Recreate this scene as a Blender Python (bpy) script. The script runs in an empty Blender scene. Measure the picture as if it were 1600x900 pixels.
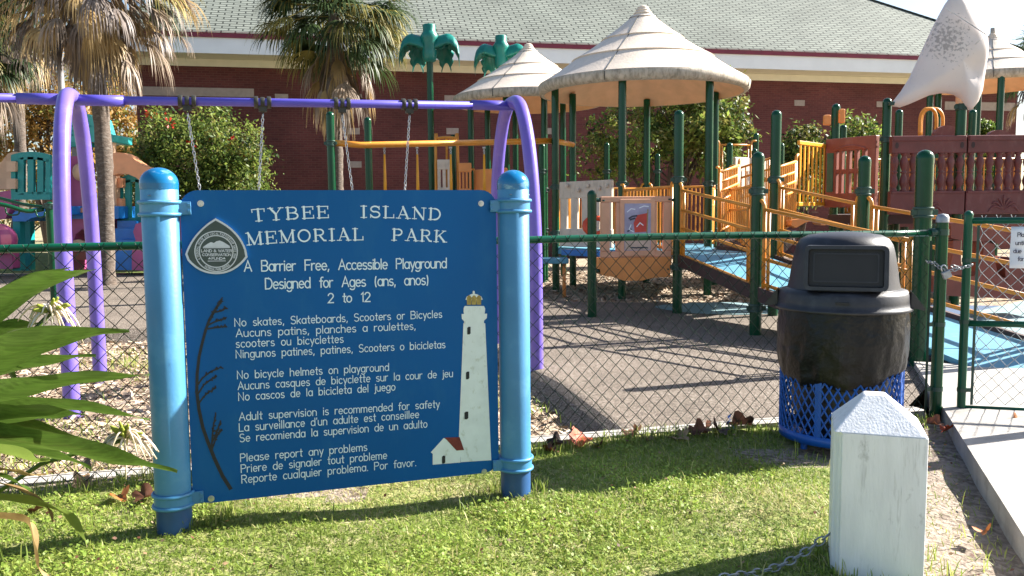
import bpy, bmesh, math, random
import numpy as np
from mathutils import Vector, Matrix

scene = bpy.context.scene
COL = scene.collection
R = math.radians
PI = math.pi

# ------------------------------------------------------------------ camera, sky, sun, exposure
FPX, EYE, PITCH, ROLL = 1320.0, 1.40, R(5.2), 0.009
cf = Vector((0, math.cos(PITCH), -math.sin(PITCH)))
_r0 = Vector((1, 0, 0)); _u0 = Vector((0, math.sin(PITCH), math.cos(PITCH)))
cr = _r0 * math.cos(ROLL) - _u0 * math.sin(ROLL)
cu = _u0 * math.cos(ROLL) + _r0 * math.sin(ROLL)
CAMPOS = Vector((0, 0, EYE))
cam_d = bpy.data.cameras.new("camera"); cam = bpy.data.objects.new("camera", cam_d); COL.objects.link(cam)
cam_d.sensor_width = 36; cam_d.lens = 36 * FPX / 1600; cam_d.clip_start = .05; cam_d.clip_end = 2000
mw = Matrix.Identity(4)
for i in range(3):
    mw[i][0] = cr[i]; mw[i][1] = cu[i]; mw[i][2] = -cf[i]; mw[i][3] = CAMPOS[i]
cam.matrix_world = mw
scene.camera = cam

SUN_EL, SUN_AZ = R(33.5), R(18.6)          # azimuth from +X towards +Y
sun_dir = Vector((math.cos(SUN_EL) * math.cos(SUN_AZ), math.cos(SUN_EL) * math.sin(SUN_AZ), math.sin(SUN_EL)))
w = bpy.data.worlds.new("World"); scene.world = w; w.use_nodes = True
nt = w.node_tree; nt.nodes.clear()
sky = nt.nodes.new('ShaderNodeTexSky'); sky.sky_type = 'NISHITA'; sky.sun_disc = False
sky.sun_elevation = SUN_EL; sky.sun_rotation = PI / 2 - SUN_AZ; sky.air_density = 1.0; sky.dust_density = 1.5; sky.ozone_density = 1.0
bgn = nt.nodes.new('ShaderNodeBackground'); bgn.inputs[1].default_value = 0.060
outn = nt.nodes.new('ShaderNodeOutputWorld')
nt.links.new(sky.outputs[0], bgn.inputs[0]); nt.links.new(bgn.outputs[0], outn.inputs[0])
sl = bpy.data.lights.new("sun", 'SUN'); sl.energy = 5.0; sl.angle = R(.53); sl.color = (1, .95, .87)
so = bpy.data.objects.new("sun", sl); COL.objects.link(so); so.location = sun_dir * 60
so.rotation_euler = sun_dir.to_track_quat('Z', 'Y').to_euler()
scene.view_settings.view_transform = 'Standard'; scene.view_settings.look = 'None'
scene.view_settings.gamma = 1; scene.view_settings.exposure = 1.92
try: scene.view_settings.use_curve_mapping = False
except Exception: pass

# ------------------------------------------------------------------ where a point of the photograph stands in the place
def ray(x, y): return cf + cr * ((x - 800) / FPX) - cu * ((y - 450) / FPX)
def P(x, y, z=0.0):
    d = ray(x, y); return CAMPOS + d * ((z - EYE) / d.z)
def Q(x, y, Y):
    d = ray(x, y); return CAMPOS + d * (Y / d.y)
def H(y, Y, x=800): return Q(x, y, Y).z

# ------------------------------------------------------------------ mesh builder
class MB:
    def __init__(s): s.V = []; s.F = []; s.S = []; s.MI = []; s.mi = 0
    def add(s, vs, fs, smooth=False):
        b = len(s.V); s.V += [Vector(v) for v in vs]
        for f in fs: s.F.append([i + b for i in f]); s.S.append(smooth); s.MI.append(s.mi)
        return s
    def box(s, c, size, rz=0, M=None):
        hx, hy, hz = size[0] / 2, size[1] / 2, size[2] / 2
        m = M or Matrix.Rotation(rz, 3, 'Z'); c = Vector(c)
        vs = [c + m @ Vector((a * hx, b * hy, d * hz)) for d in (-1, 1) for b in (-1, 1) for a in (-1, 1)]
        return s.add(vs, [(0, 2, 3, 1), (4, 5, 7, 6), (0, 1, 5, 4), (2, 6, 7, 3), (0, 4, 6, 2), (1, 3, 7, 5)])
    def bar(s, a, b, wd, th, up=(0, 0, 1)):
        a, b = Vector(a), Vector(b); d = (b - a); L = d.length; d.normalize()
        x = d.cross(Vector(up)); x = x.normalized() if x.length > 1e-5 else Vector((1, 0, 0)); z = x.cross(d)
        m = Matrix((x, d, z)).transposed()
        return s.box((a + b) / 2, (wd, L, th), M=m)
    def tube(s, pts, r, n=10, caps=True, closed=False, smooth=True):
        pts = [Vector(p) for p in pts]; k = len(pts)
        rs = r if isinstance(r, (list, tuple)) else [r] * k
        vs = []; fs = []; up = None
        for i, p in enumerate(pts):
            if closed: t = pts[(i + 1) % k] - pts[i - 1]
            else: t = pts[min(i + 1, k - 1)] - pts[max(i - 1, 0)]
            t.normalize()
            if up is None:
                up = Vector((0, 0, 1)) if abs(t.z) < .9 else Vector((1, 0, 0))
            x = up - t * up.dot(t)
            if x.length < 1e-6: x = t.orthogonal()
            x.normalize(); up = x; y = t.cross(x)
            for j in range(n):
                a = 2 * PI * j / n; vs.append(p + (x * math.cos(a) + y * math.sin(a)) * rs[i])
        m = k if closed else k - 1
        for i in range(m):
            i2 = (i + 1) % k
            for j in range(n):
                j2 = (j + 1) % n
                fs.append((i * n + j, i * n + j2, i2 * n + j2, i2 * n + j))
        s.add(vs, fs, smooth)
        if caps and not closed:
            b = len(s.V) - len(vs)
            s.F.append([b + j for j in range(n)][::-1]); s.S.append(False); s.MI.append(s.mi)
            s.F.append([b + (k - 1) * n + j for j in range(n)]); s.S.append(False); s.MI.append(s.mi)
        return s
    def lathe(s, prof, c=(0, 0, 0), n=24, smooth=True, ang=0, sharp=False):
        c = Vector(c); vs = []; fs = []
        if sharp:
            for (a, b) in zip(prof[:-1], prof[1:]): s.lathe([a, b], c, n, smooth, ang)
            return s
        for (r, z) in prof:
            for j in range(n):
                a = 2 * PI * j / n + ang; vs.append(c + Vector((r * math.cos(a), r * math.sin(a), z)))
        for i in range(len(prof) - 1):
            for j in range(n):
                j2 = (j + 1) % n
                fs.append((i * n + j, i * n + j2, (i + 1) * n + j2, (i + 1) * n + j))
        return s.add(vs, fs, smooth)
    def prism(s, pts, ext, smooth_sides=False):
        pts = [Vector(p) for p in pts]; ext = Vector(ext); n = len(pts)
        s.add(pts + [p + ext for p in pts], [list(range(n))[::-1], [n + i for i in range(n)]])
        s.add(pts + [p + ext for p in pts], [(i, (i + 1) % n, n + (i + 1) % n, n + i) for i in range(n)], smooth_sides)
        return s
    def sheet(s, pts): 
        return s.add(pts, [list(range(len(pts)))])
    def dome(s, c, r, h=None, n=18, k=6):
        h = h or r
        return s.lathe([(max(r * math.cos(i * PI / 2 / k), .0005), h * math.sin(i * PI / 2 / k)) for i in range(k + 1)], c, n)
    def build(s, name, mats, parent=None, label=None, cat=None, group=None, kind=None, bevel=0, autonormal=False):
        me = bpy.data.meshes.new(name)
        off = root_loc(parent)
        me.from_pydata([tuple(v - off) for v in s.V], [], s.F)
        if not isinstance(mats, (list, tuple)): mats = [mats]
        for m in mats: me.materials.append(m)
        me.polygons.foreach_set('use_smooth', s.S)
        me.polygons.foreach_set('material_index', s.MI)
        me.update()
        o = bpy.data.objects.new(name, me); COL.objects.link(o)
        if parent: o.parent = parent
        tag(o, label, cat, group, kind)
        if bevel:
            b = o.modifiers.new('edge', 'BEVEL'); b.width = bevel; b.segments = 2; b.limit_method = 'ANGLE'; b.angle_limit = R(40)
        return o

def root_loc(p):
    if p is None: return Vector((0, 0, 0))
    while p.parent: p = p.parent
    return Vector(p.location)

def tag(o, label=None, cat=None, group=None, kind=None):
    if label: o['label'] = label
    if cat: o['category'] = cat
    if group: o['group'] = group
    if kind: o['kind'] = kind
    return o

def thing(name, label, cat, loc=(0, 0, 0), group=None):
    o = bpy.data.objects.new(name, None); COL.objects.link(o); o.location = loc; o.empty_display_size = .2
    return tag(o, label, cat, group)

def children(o): return [c for c in bpy.data.objects if c.parent == o]
def dup(o, loc, rz=0, label=None, scale=None):
    def cp(x, par):
        kids = children(x)
        c = x.copy(); COL.objects.link(c)
        if par: c.parent = par
        for k in kids: cp(k, c)
        return c
    r = cp(o, None); r.location = loc; r.rotation_euler = (0, 0, rz)
    if scale: r.scale = (scale,) * 3
    if label: r['label'] = label
    return r

def fast_mesh(name, V, F, mats, mi=None, parent=None, smooth=False, **kw):
    """V: (n,3) array, F: (m,k) array of equal-sized faces"""
    off = root_loc(parent); V = np.asarray(V, np.float32) - np.array(off, np.float32); F = np.asarray(F, np.int32)
    me = bpy.data.meshes.new(name); m, k = F.shape
    me.vertices.add(len(V)); me.vertices.foreach_set('co', V.ravel())
    me.loops.add(m * k); me.loops.foreach_set('vertex_index', F.ravel())
    me.polygons.add(m); me.polygons.foreach_set('loop_start', np.arange(0, m * k, k, dtype=np.int32))
    me.polygons.foreach_set('loop_total', np.full(m, k, np.int32))
    for x in (mats if isinstance(mats, (list, tuple)) else [mats]): me.materials.append(x)
    if mi is not None: me.polygons.foreach_set('material_index', np.asarray(mi, np.int32))
    if smooth: me.polygons.foreach_set('use_smooth', np.ones(m, bool))
    me.update(calc_edges=True); me.validate()
    o = bpy.data.objects.new(name, me); COL.objects.link(o)
    if parent: o.parent = parent
    return tag(o, **kw)

# ------------------------------------------------------------------ materials
def lin(c): return tuple(((x / 255) / 12.92 if x <= 10 else (((x / 255) + .055) / 1.055) ** 2.4) for x in c)
def mat(name, col, rough=.5, var=.18, scale=6.0, col2=None, dirt=None, bump=0, bscale=40, metal=0, stretch=(1, 1, 1), spec=.5, trans=0, coat=0, detail=5, contrast=(.3, .7), dirt2=None):
    m = bpy.data.materials.new(name); m.use_nodes = True; n = m.node_tree; N = n.nodes; L = n.links
    b = N['Principled BSDF']
    tc = N.new('ShaderNodeNewGeometry'); mp = N.new('ShaderNodeMapping'); mp.inputs['Scale'].default_value = stretch
    L.new(tc.outputs['Position'], mp.inputs[0])
    no = N.new('ShaderNodeTexNoise'); no.inputs['Scale'].default_value = scale; no.inputs['Detail'].default_value = detail
    L.new(mp.outputs[0], no.inputs[0])
    rp = N.new('ShaderNodeMapRange'); rp.inputs[1].default_value = contrast[0]; rp.inputs[2].default_value = contrast[1]
    L.new(no.outputs[0], rp.inputs[0])
    mx = N.new('ShaderNodeMix'); mx.data_type = 'RGBA'
    c1 = tuple(c * (1 - var) for c in col); c2 = col2 or tuple(min(c * (1 + var), 1) for c in col)
    mx.inputs['A'].default_value = (*c1, 1); mx.inputs['B'].default_value = (*c2, 1)
    L.new(rp.outputs[0], mx.inputs['Factor'])
    last = mx.outputs['Result']
    for dirt in (dirt, dirt2):
        if not dirt: continue
        dcol, amt, dsc = dirt[:3]; dst = dirt[3] if len(dirt) > 3 else (1, 1, 1); lo = dirt[4] if len(dirt) > 4 else .52
        mp2 = N.new('ShaderNodeMapping'); mp2.inputs['Scale'].default_value = dst; L.new(tc.outputs['Position'], mp2.inputs[0])
        n2 = N.new('ShaderNodeTexNoise'); n2.inputs['Scale'].default_value = dsc; n2.inputs['Detail'].default_value = 8; n2.inputs['Roughness'].default_value = .65
        L.new(mp2.outputs[0], n2.inputs[0])
        r2 = N.new('ShaderNodeMapRange'); r2.inputs[1].default_value = lo; r2.inputs[2].default_value = lo + .16; r2.inputs[4].default_value = amt
        L.new(n2.outputs[0], r2.inputs[0])
        m2 = N.new('ShaderNodeMix'); m2.data_type = 'RGBA'; m2.inputs['B'].default_value = (*dcol, 1)
        L.new(r2.outputs[0], m2.inputs['Factor']); L.new(last, m2.inputs['A']); last = m2.outputs['Result']
    L.new(last, b.inputs['Base Color'])
    b.inputs['Roughness'].default_value = rough; b.inputs['Metallic'].default_value = metal
    b.inputs['Specular IOR Level'].default_value = spec
    if coat: b.inputs['Coat Weight'].default_value = coat; b.inputs['Coat Roughness'].default_value = .15
    if bump:
        nb = N.new('ShaderNodeTexNoise'); nb.inputs['Scale'].default_value = bscale; nb.inputs['Detail'].default_value = 6
        L.new(mp.outputs[0], nb.inputs[0])
        bp = N.new('ShaderNodeBump'); bp.inputs['Strength'].default_value = bump; bp.inputs['Distance'].default_value = .02
        L.new(nb.outputs[0], bp.inputs['Height']); L.new(bp.outputs[0], b.inputs['Normal'])
    if trans:
        tr = N.new('ShaderNodeBsdfTranslucent'); L.new(last, tr.inputs['Color'])
        ms = N.new('ShaderNodeMixShader'); ms.inputs[0].default_value = trans
        L.new(b.outputs[0], ms.inputs[1]); L.new(tr.outputs[0], ms.inputs[2])
        L.new(ms.outputs[0], N['Material Output'].inputs[0])
    return m

M = {}
M['green'] = mat('green_paint', (.0008, .047, .018), .22, .2, 3, dirt=((.006, .055, .028), .3, 18), spec=.35)
M['greenrail'] = mat('green_vinyl_rail', (.002, .070, .035), .3, .2, 4, dirt=((.012, .05, .03), .5, 25), spec=.35)
M['wire'] = mat('green_vinyl_wire', (.003, .022, .013), .5, .3, 3, spec=.25)
M['purple'] = mat('purple_paint', (.15, .105, .46), .30, .10, 3, dirt=((.25, .20, .46), .35, 9), dirt2=((.10, .07, .22), .5, 14, (1, 1, .5), .64))
M['purple2'] = mat('blue_violet_beam_paint', (.085, .068, .42), .35, .12, 3)
M['postblue'] = mat('faded_blue_paint', (.052, .205, .39), .42, .14, 2.5, dirt=((.11, .29, .45), .6, 5), bump=.04, bscale=60, dirt2=((.02, .07, .15), .75, 17, (1, 1, .4), .655))
M['postchip'] = mat('post_chip', (.03, .06, .12), .6)
M['capblue'] = mat('blue_cap_plastic', (.004, .13, .32), .2, .12, 6, dirt=((.30, .50, .65), .75, 9, (1, 1, 2.2), .53))
M['lowblue'] = mat('worn_blue_paint', (.016, .07, .19), .5, .25, 6, dirt=((.10, .10, .12), .5, 14, (1, 1, 1), .56))
M['board'] = mat('sign_board_blue', (.0008, .088, .29), .45, .08, 1.2, spec=.18, dirt=((.012, .115, .30), .5, 4, (1.5, 1.5, .6), .52), dirt2=((.03, .09, .2), .35, 40, (1, 1, 1), .62))
M['signwhite'] = mat('sign_letter_paint', (.62, .74, .84), .5, .05, 20)
M['signwhite2'] = mat('sign_white_mossy', (.68, .74, .74), .5, .05, 20, dirt=((.30, .32, .20), .55, 30, (1, 1, .7), .57))
M['edgehighlight'] = mat('board_edge_sky_highlight', (.10, .30, .46), .4, .1, 8)  # paler than the board: the edge's sky highlight is painted in
M['signblack'] = mat('sign_black_paint', (.008, .010, .016), .6, .2, 60)
M['signred'] = mat('sign_red_paint', (.15, .016, .016), .5, .3, 80)
M['signgold'] = mat('sign_gold_paint', (.33, .24, .06), .5, .3, 60)
M['embdark'] = mat('emblem_dark', (.028, .050, .052), .4, .15, 30)
M['embpale'] = mat('emblem_pale', (.50, .53, .60), .4, .08, 30)
M['steel'] = mat('galvanised_steel', (.50, .52, .54), .35, .2, 30, metal=.9)
M['dullsteel'] = mat('dull_chain_steel', (.30, .32, .34), .45, .25, 30, metal=.6)
M['yellow'] = mat('yellow_paint', (.60, .235, .022), .4, .15, 5, dirt=((.66, .34, .08), .5, 12))
M['yellow2'] = mat('bright_yellow_plastic', (.70, .30, .008), .4, .12, 5)
M['brown'] = mat('maroon_plastic', (.145, .034, .029), .5, .15, 4, dirt=((.21, .085, .072), .5, 8, (1, 1, .5)))
M['redbrown'] = mat('red_brown_plastic', (.24, .055, .032), .5, .15, 4, dirt=((.30, .12, .09), .5, 8, (1, 1, .5)))
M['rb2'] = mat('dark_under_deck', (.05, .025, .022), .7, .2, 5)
M['peach'] = mat('peach_plastic', (.70, .36, .22), .5, .1, 4, dirt=((.55, .30, .16), .4, 10, (1, 1, .4)))
M['orange'] = mat('orange_plastic', (.72, .27, .07), .45, .1, 4, dirt=((.5, .2, .07), .4, 9, (1, 1, .4)))
M['cream'] = mat('cream_plastic', (.62, .52, .42), .55, .1, 5, dirt=((.36, .30, .22), .6, 10, (1, 1, .4)))
M['thatch'] = mat('moulded_thatch_plastic', (.68, .575, .475), .6, .06, 9, dirt=((.40, .35, .28), .55, 7, (3, 3, .5), .55), bump=.25, bscale=26)
M['thatchrim'] = mat('stained_thatch_rim', (.46, .40, .32), .7, .2, 9, dirt=((.15, .13, .09), .6, 8, (2.5, 2.5, .8), .46), bump=.3, bscale=30)
M['tanbounce'] = mat('tan_sleeve_and_roof_bounce', (.72, .42, .24), .6, .1, 4)  # tan is bounced light painted under the cream roofs; also colours the mast sleeve
M['seam'] = mat('roof_seam', (.10, .09, .07), .8)
M['sail'] = mat('white_moulded_sail', (.76, .69, .64), .4, .05, 3)
M['teal'] = mat('teal_plastic', (.003, .155, .125), .35, .15, 5, dirt=((.02, .22, .20), .4, 8))
M['tealpale'] = mat('pale_teal_plastic', (.05, .42, .42), .35, .15, 5)
M['tealkid'] = mat('kid_teal_plastic', (.008, .27, .27), .4, .1, 5)
M['orangekid'] = mat('coral_orange_plastic', (.82, .36, .18), .4, .1, 4)
M['tankid'] = mat('tan_plastic', (.65, .42, .28), .4, .1, 4)
M['magenta'] = mat('magenta_plastic', (.38, .075, .21), .4, .12, 4)
M['pinkkid'] = mat('pink_plastic', (.62, .16, .26), .4, .1, 4)
M['kidblue'] = mat('royal_blue_plastic', (.01, .16, .50), .35, .12, 5)
M['whitek'] = mat('white_plastic', (.8, .78, .75), .5, .05, 5)
M['deckblue'] = mat('pale_blue_deck_coating', (.085, .27, .38), .6, .12, 5, dirt=((.16, .32, .38), .5, 12))
M['padteal'] = mat('teal_rubber_pad', (.17, .27, .29), .85, .2, 60, dirt=((.28, .30, .26), .6, 3), bump=.3, bscale=120)
M['padblue'] = mat('blue_rubber_surface', (.035, .075, .15), .85, .3, 80, bump=.3, bscale=120)
M['blacklid'] = mat('black_moulded_lid', (.016, .016, .021), .45, .2, 8, dirt=((.07, .07, .08), .3, 14), bump=.05, bscale=90)
M['flap'] = mat('black_flap', (.010, .010, .013), .65, .2, 8)
M['bag'] = mat('black_bin_liner', (.006, .006, .007), .34, .2, 10, bump=.7, bscale=14, spec=.25)
M['binblue'] = mat('blue_coated_steel', (.006, .075, .34), .35, .15, 8)
M['rubbish'] = mat('bagged_rubbish', (.03, .03, .032), .4, .2, 10)
M['bollard'] = mat('weathered_white_paint', (.76, .76, .77), .55, .07, 6, dirt=((.22, .21, .19), .6, 5, (8, 8, .7), .575), dirt2=((.10, .09, .08), .8, 11, (1, 1, .55), .64), bump=.12, bscale=40, stretch=(3, 3, .6))
M['concrete'] = mat('pale_concrete', (.36, .335, .305), .85, .18, 4, dirt=((.22, .20, .18), .6, 7, (1, 1, 1), .5), bump=.25, bscale=120)
M['kerbc'] = mat('grey_concrete', (.34, .32, .29), .9, .2, 8, dirt=((.18, .17, .14), .6, 10), bump=.3, bscale=80)
M['trunk'] = mat('palm_trunk_bark', (.10, .075, .058), .9, .3, 9, dirt=((.24, .21, .18), .6, 10, (1, 1, 2.5), .5), bump=.9, bscale=22, stretch=(1, 1, 3))
M['bark'] = mat('bark', (.085, .06, .045), .9, .3, 12, bump=.6, bscale=30)
M['lamp'] = mat('grey_lamp_post', (.30, .29, .29), .5, .1, 5)
M['paper'] = mat('white_paper', (.82, .83, .86), .7, .02, 8)
M['ink'] = mat('printed_ink', (.05, .05, .07), .7)
M['rope'] = mat('pale_rope', (.7, .68, .65), .7)
M['darkcollar'] = mat('dark_collar', (.012, .05, .035), .4, .2, 8)
M['hanger'] = mat('worn_hanger_casting', (.022, .022, .015), .5, .4, 20)
M['rubberseat'] = mat('black_swing_rubber', (.02, .02, .02), .6)
M['crimson'] = mat('crimson_trim', (.19, .018, .045), .5, .12, 3)
M['fascia'] = mat('white_fascia', (.82, .84, .88), .6, .04, 2)
M['soffit'] = mat('cream_soffit', (.80, .76, .66), .7, .05, 3)
M['block'] = mat('pale_block', (.36, .29, .27), .8, .1, 8)
for nm, c, t in (('leaf_green', (.075, .125, .026), .45), ('leaf_bright', (.20, .26, .05), .5), ('leaf_dark', (.024, .052, .014), .3), ('leaf_brown', (.36, .22, .07), .5), ('leaf_rust', (.45, .27, .08), .5), ('leaf_olive', (.20, .19, .05), .45), ('flower_red', (.55, .035, .015), .3), ('frond_green', (.048, .078, .026), .32), ('frond_yellow', (.24, .21, .06), .35), ('frond_dead', (.27, .205, .15), .3), ('frond_grey', (.21, .175, .155), .25), ('frond_sunlit_gold', (.42, .30, .14), .4)):
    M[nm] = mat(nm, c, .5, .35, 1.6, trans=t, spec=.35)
M['lily'] = mat('lily_leaf', (.070, .125, .020), .30, .25, 5, trans=.3, stretch=(.5, 26, 26), contrast=(.35, .65), dirt=((.16, .19, .05), .3, 7, (.5, 22, 22), .55))
M['lilypale'] = mat('lily_leaf_pale', (.16, .22, .045), .4, .2, 5, trans=.4, dirt=((.25, .12, .03), .5, 9, (1, 1, 1), .6))
M['lilydead'] = mat('withered_lily_leaf', (.20, .10, .035), .6, .4, 9, col2=(.40, .28, .12), trans=.25)
M['petal'] = mat('pale_petal', (.72, .62, .46), .6, .1, 20, trans=.35)
M['petalwhite'] = mat('white_petal', (.80, .74, .70), .6, .05, 20, trans=.35)
M['bud'] = mat('yellow_green_bud', (.32, .36, .05), .5, .2, 20, trans=.3)
for nm, c in (('fall_brown', (.12, .045, .022)), ('fall_dark', (.055, .026, .018)), ('fall_orange', (.38, .13, .03)), ('fall_tan', (.30, .19, .10)), ('fall_red', (.42, .07, .02))):
    M[nm] = mat(nm, c, .6, .35, 25, trans=.2)
for nm, c, t in (('grass_a', (.22, .30, .05), .45), ('grass_b', (.33, .38, .08), .45), ('grass_c', (.46, .42, .19), .4), ('grass_d', (.12, .18, .03), .4), ('clover', (.22, .32, .05), .45), ('clover_b', (.30, .38, .08), .45)):
    M[nm] = mat(nm, c, .5, .3, 1.3, trans=t, spec=.3)
for nm, c in (('chip_a', (.36, .27, .19)), ('chip_b', (.22, .15, .10)), ('chip_c', (.55, .45, .34)), ('chip_d', (.10, .07, .05))):
    M[nm] = mat(nm, c, .8, .25, 8)

def ground_mat(name, cols, scales, bump=.4, bs=60, rough=.95):
    """three colours blended by two noises of different size"""
    m = bpy.data.materials.new(name); m.use_nodes = True; N = m.node_tree.nodes; L = m.node_tree.links; b = N['Principled BSDF']
    g = N.new('ShaderNodeNewGeometry'); last = None
    for i, (c, sc) in enumerate(zip(cols[1:], scales)):
        no = N.new('ShaderNodeTexNoise'); no.inputs['Scale'].default_value = sc; no.inputs['Detail'].default_value = 7; L.new(g.outputs['Position'], no.inputs[0])
        rp = N.new('ShaderNodeMapRange'); rp.inputs[1].default_value = .42; rp.inputs[2].default_value = .6; L.new(no.outputs[0], rp.inputs[0])
        mx = N.new('ShaderNodeMix'); mx.data_type = 'RGBA'; mx.inputs['B'].default_value = (*c, 1)
        if last is None: mx.inputs['A'].default_value = (*cols[0], 1)
        else: L.new(last, mx.inputs['A'])
        L.new(rp.outputs[0], mx.inputs['Factor']); last = mx.outputs['Result']
    L.new(last, b.inputs['Base Color']); b.inputs['Roughness'].default_value = rough; b.inputs['Specular IOR Level'].default_value = .2
    nb = N.new('ShaderNodeTexNoise'); nb.inputs['Scale'].default_value = bs; nb.inputs['Detail'].default_value = 5; L.new(g.outputs['Position'], nb.inputs[0])
    bp = N.new('ShaderNodeBump'); bp.inputs['Strength'].default_value = bump; bp.inputs['Distance'].default_value = .03
    L.new(nb.outputs[0], bp.inputs['Height']); L.new(bp.outputs[0], b.inputs['Normal'])
    return m
M['earth'] = ground_mat('dry_earth_and_grass', [(.26, .21, .13), (.12, .15, .045), (.34, .28, .19)], [.35, 6], .5, 30)
M['lawnsoil'] = ground_mat('lawn_soil', [(.21, .23, .07), (.32, .29, .15), (.15, .19, .045)], [2.2, 16], .6, 50)
M['dirt'] = ground_mat('sandy_dirt', [(.25, .20, .155), (.13, .10, .075), (.33, .27, .22)], [4, 26], .7, 45)
M['mulchbase'] = ground_mat('mulch', [(.30, .225, .16), (.18, .125, .085), (.46, .37, .27)], [3, 22], .9, 35)

def pebble_mat():
    m = bpy.data.materials.new('brown_pebble_rubber'); m.use_nodes = True; N = m.node_tree.nodes; L = m.node_tree.links; b = N['Principled BSDF']
    g = N.new('ShaderNodeNewGeometry')
    v = N.new('ShaderNodeTexVoronoi'); v.inputs['Scale'].default_value = 115; L.new(g.outputs['Position'], v.inputs[0])
    sp = N.new('ShaderNodeSeparateColor'); L.new(v.outputs['Color'], sp.inputs[0])
    cr_ = N.new('ShaderNodeValToRGB'); e = cr_.color_ramp.elements
    e[0].position = 0; e[0].color = (.035, .026, .02, 1); e[1].position = 1; e[1].color = (.36, .31, .26, 1)
    for p, c in ((.25, (.108, .084, .066, 1)), (.55, (.165, .135, .108, 1)), (.8, (.225, .188, .152, 1))):
        k = e.new(p); k.color = c
    L.new(sp.outputs[0], cr_.inputs[0])
    no = N.new('ShaderNodeTexNoise'); no.inputs['Scale'].default_value = 1.1; no.inputs['Detail'].default_value = 6; L.new(g.outputs['Position'], no.inputs[0])
    rp = N.new('ShaderNodeMapRange'); rp.inputs[1].default_value = .3; rp.inputs[2].default_value = .7; rp.inputs[3].default_value = .78; rp.inputs[4].default_value = 1.12; L.new(no.outputs[0], rp.inputs[0])
    mx = N.new('ShaderNodeVectorMath'); mx.operation = 'SCALE'; L.new(cr_.outputs[0], mx.inputs[0]); L.new(rp.outputs[0], mx.inputs['Scale'])
    L.new(mx.outputs[0], b.inputs['Base Color']); b.inputs['Roughness'].default_value = .9; b.inputs['Specular IOR Level'].default_value = .25
    bp = N.new('ShaderNodeBump'); bp.inputs['Strength'].default_value = .5; bp.inputs['Distance'].default_value = .012
    L.new(v.outputs['Distance'], bp.inputs['Height']); L.new(bp.outputs[0], b.inputs['Normal'])
    return m
M['pebble'] = pebble_mat()

def brick_mat(name, ang, c1, c2, mortar, bw, rh, ms, kz=1.0, rough=.85, noise=.25, rz=0.0):
    """courses run along a horizontal line at the given angle; kz stretches height onto a slope"""
    m = bpy.data.materials.new(name); m.use_nodes = True; N = m.node_tree.nodes; L = m.node_tree.links; b = N['Principled BSDF']
    g = N.new('ShaderNodeNewGeometry'); rt = N.new('ShaderNodeVectorRotate'); rt.rotation_type = 'Z_AXIS'; rt.inputs['Angle'].default_value = -ang
    L.new(g.outputs['Position'], rt.inputs[0]); sp = N.new('ShaderNodeSeparateXYZ'); L.new(rt.outputs[0], sp.inputs[0])
    mu = N.new('ShaderNodeMath'); mu.operation = 'MULTIPLY'; mu.inputs[1].default_value = kz; L.new(sp.outputs['Z'], mu.inputs[0])
    cb = N.new('ShaderNodeCombineXYZ'); L.new(sp.outputs['X'], cb.inputs[0]); L.new(mu.outputs[0], cb.inputs[1])
    br = N.new('ShaderNodeTexBrick'); L.new(cb.outputs[0], br.inputs[0]); br.inputs['Scale'].default_value = 1
    br.inputs['Color1'].default_value = (*c1, 1); br.inputs['Color2'].default_value = (*c2, 1); br.inputs['Mortar'].default_value = (*mortar, 1)
    br.inputs['Brick Width'].default_value = bw; br.inputs['Row Height'].default_value = rh; br.inputs['Mortar Size'].default_value = ms; br.inputs['Mortar Smooth'].default_value = .2; br.inputs['Bias'].default_value = -.1
    no = N.new('ShaderNodeTexNoise'); no.inputs['Scale'].default_value = .6; no.inputs['Detail'].default_value = 8; L.new(g.outputs['Position'], no.inputs[0])
    rp = N.new('ShaderNodeMapRange'); rp.inputs[3].default_value = 1 - noise; rp.inputs[4].default_value = 1 + noise; rp.inputs[1].default_value = .3; rp.inputs[2].default_value = .7; L.new(no.outputs[0], rp.inputs[0])
    vm = N.new('ShaderNodeVectorMath'); vm.operation = 'SCALE'; L.new(br.outputs['Color'], vm.inputs[0]); L.new(rp.outputs[0], vm.inputs['Scale'])
    L.new(vm.outputs[0], b.inputs['Base Color']); b.inputs['Roughness'].default_value = rough; b.inputs['Specular IOR Level'].default_value = .3
    bp = N.new('ShaderNodeBump'); bp.inputs['Strength'].default_value = .5; bp.inputs['Distance'].default_value = .01; bp.invert = True
    L.new(br.outputs['Fac'], bp.inputs['Height']); L.new(bp.outputs[0], b.inputs['Normal'])
    return m
BA = R(12)
M['brick'] = brick_mat('red_brown_brick', BA, (.135, .040, .040), (.10, .030, .032), (.135, .058, .053), .22, .072, .008)
M['shingle'] = brick_mat('grey_green_shingle', BA, (.190, .208, .182), (.155, .173, .152), (.028, .034, .029), .40, .17, .026, kz=1 / math.sin(R(34)), noise=.14)

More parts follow.
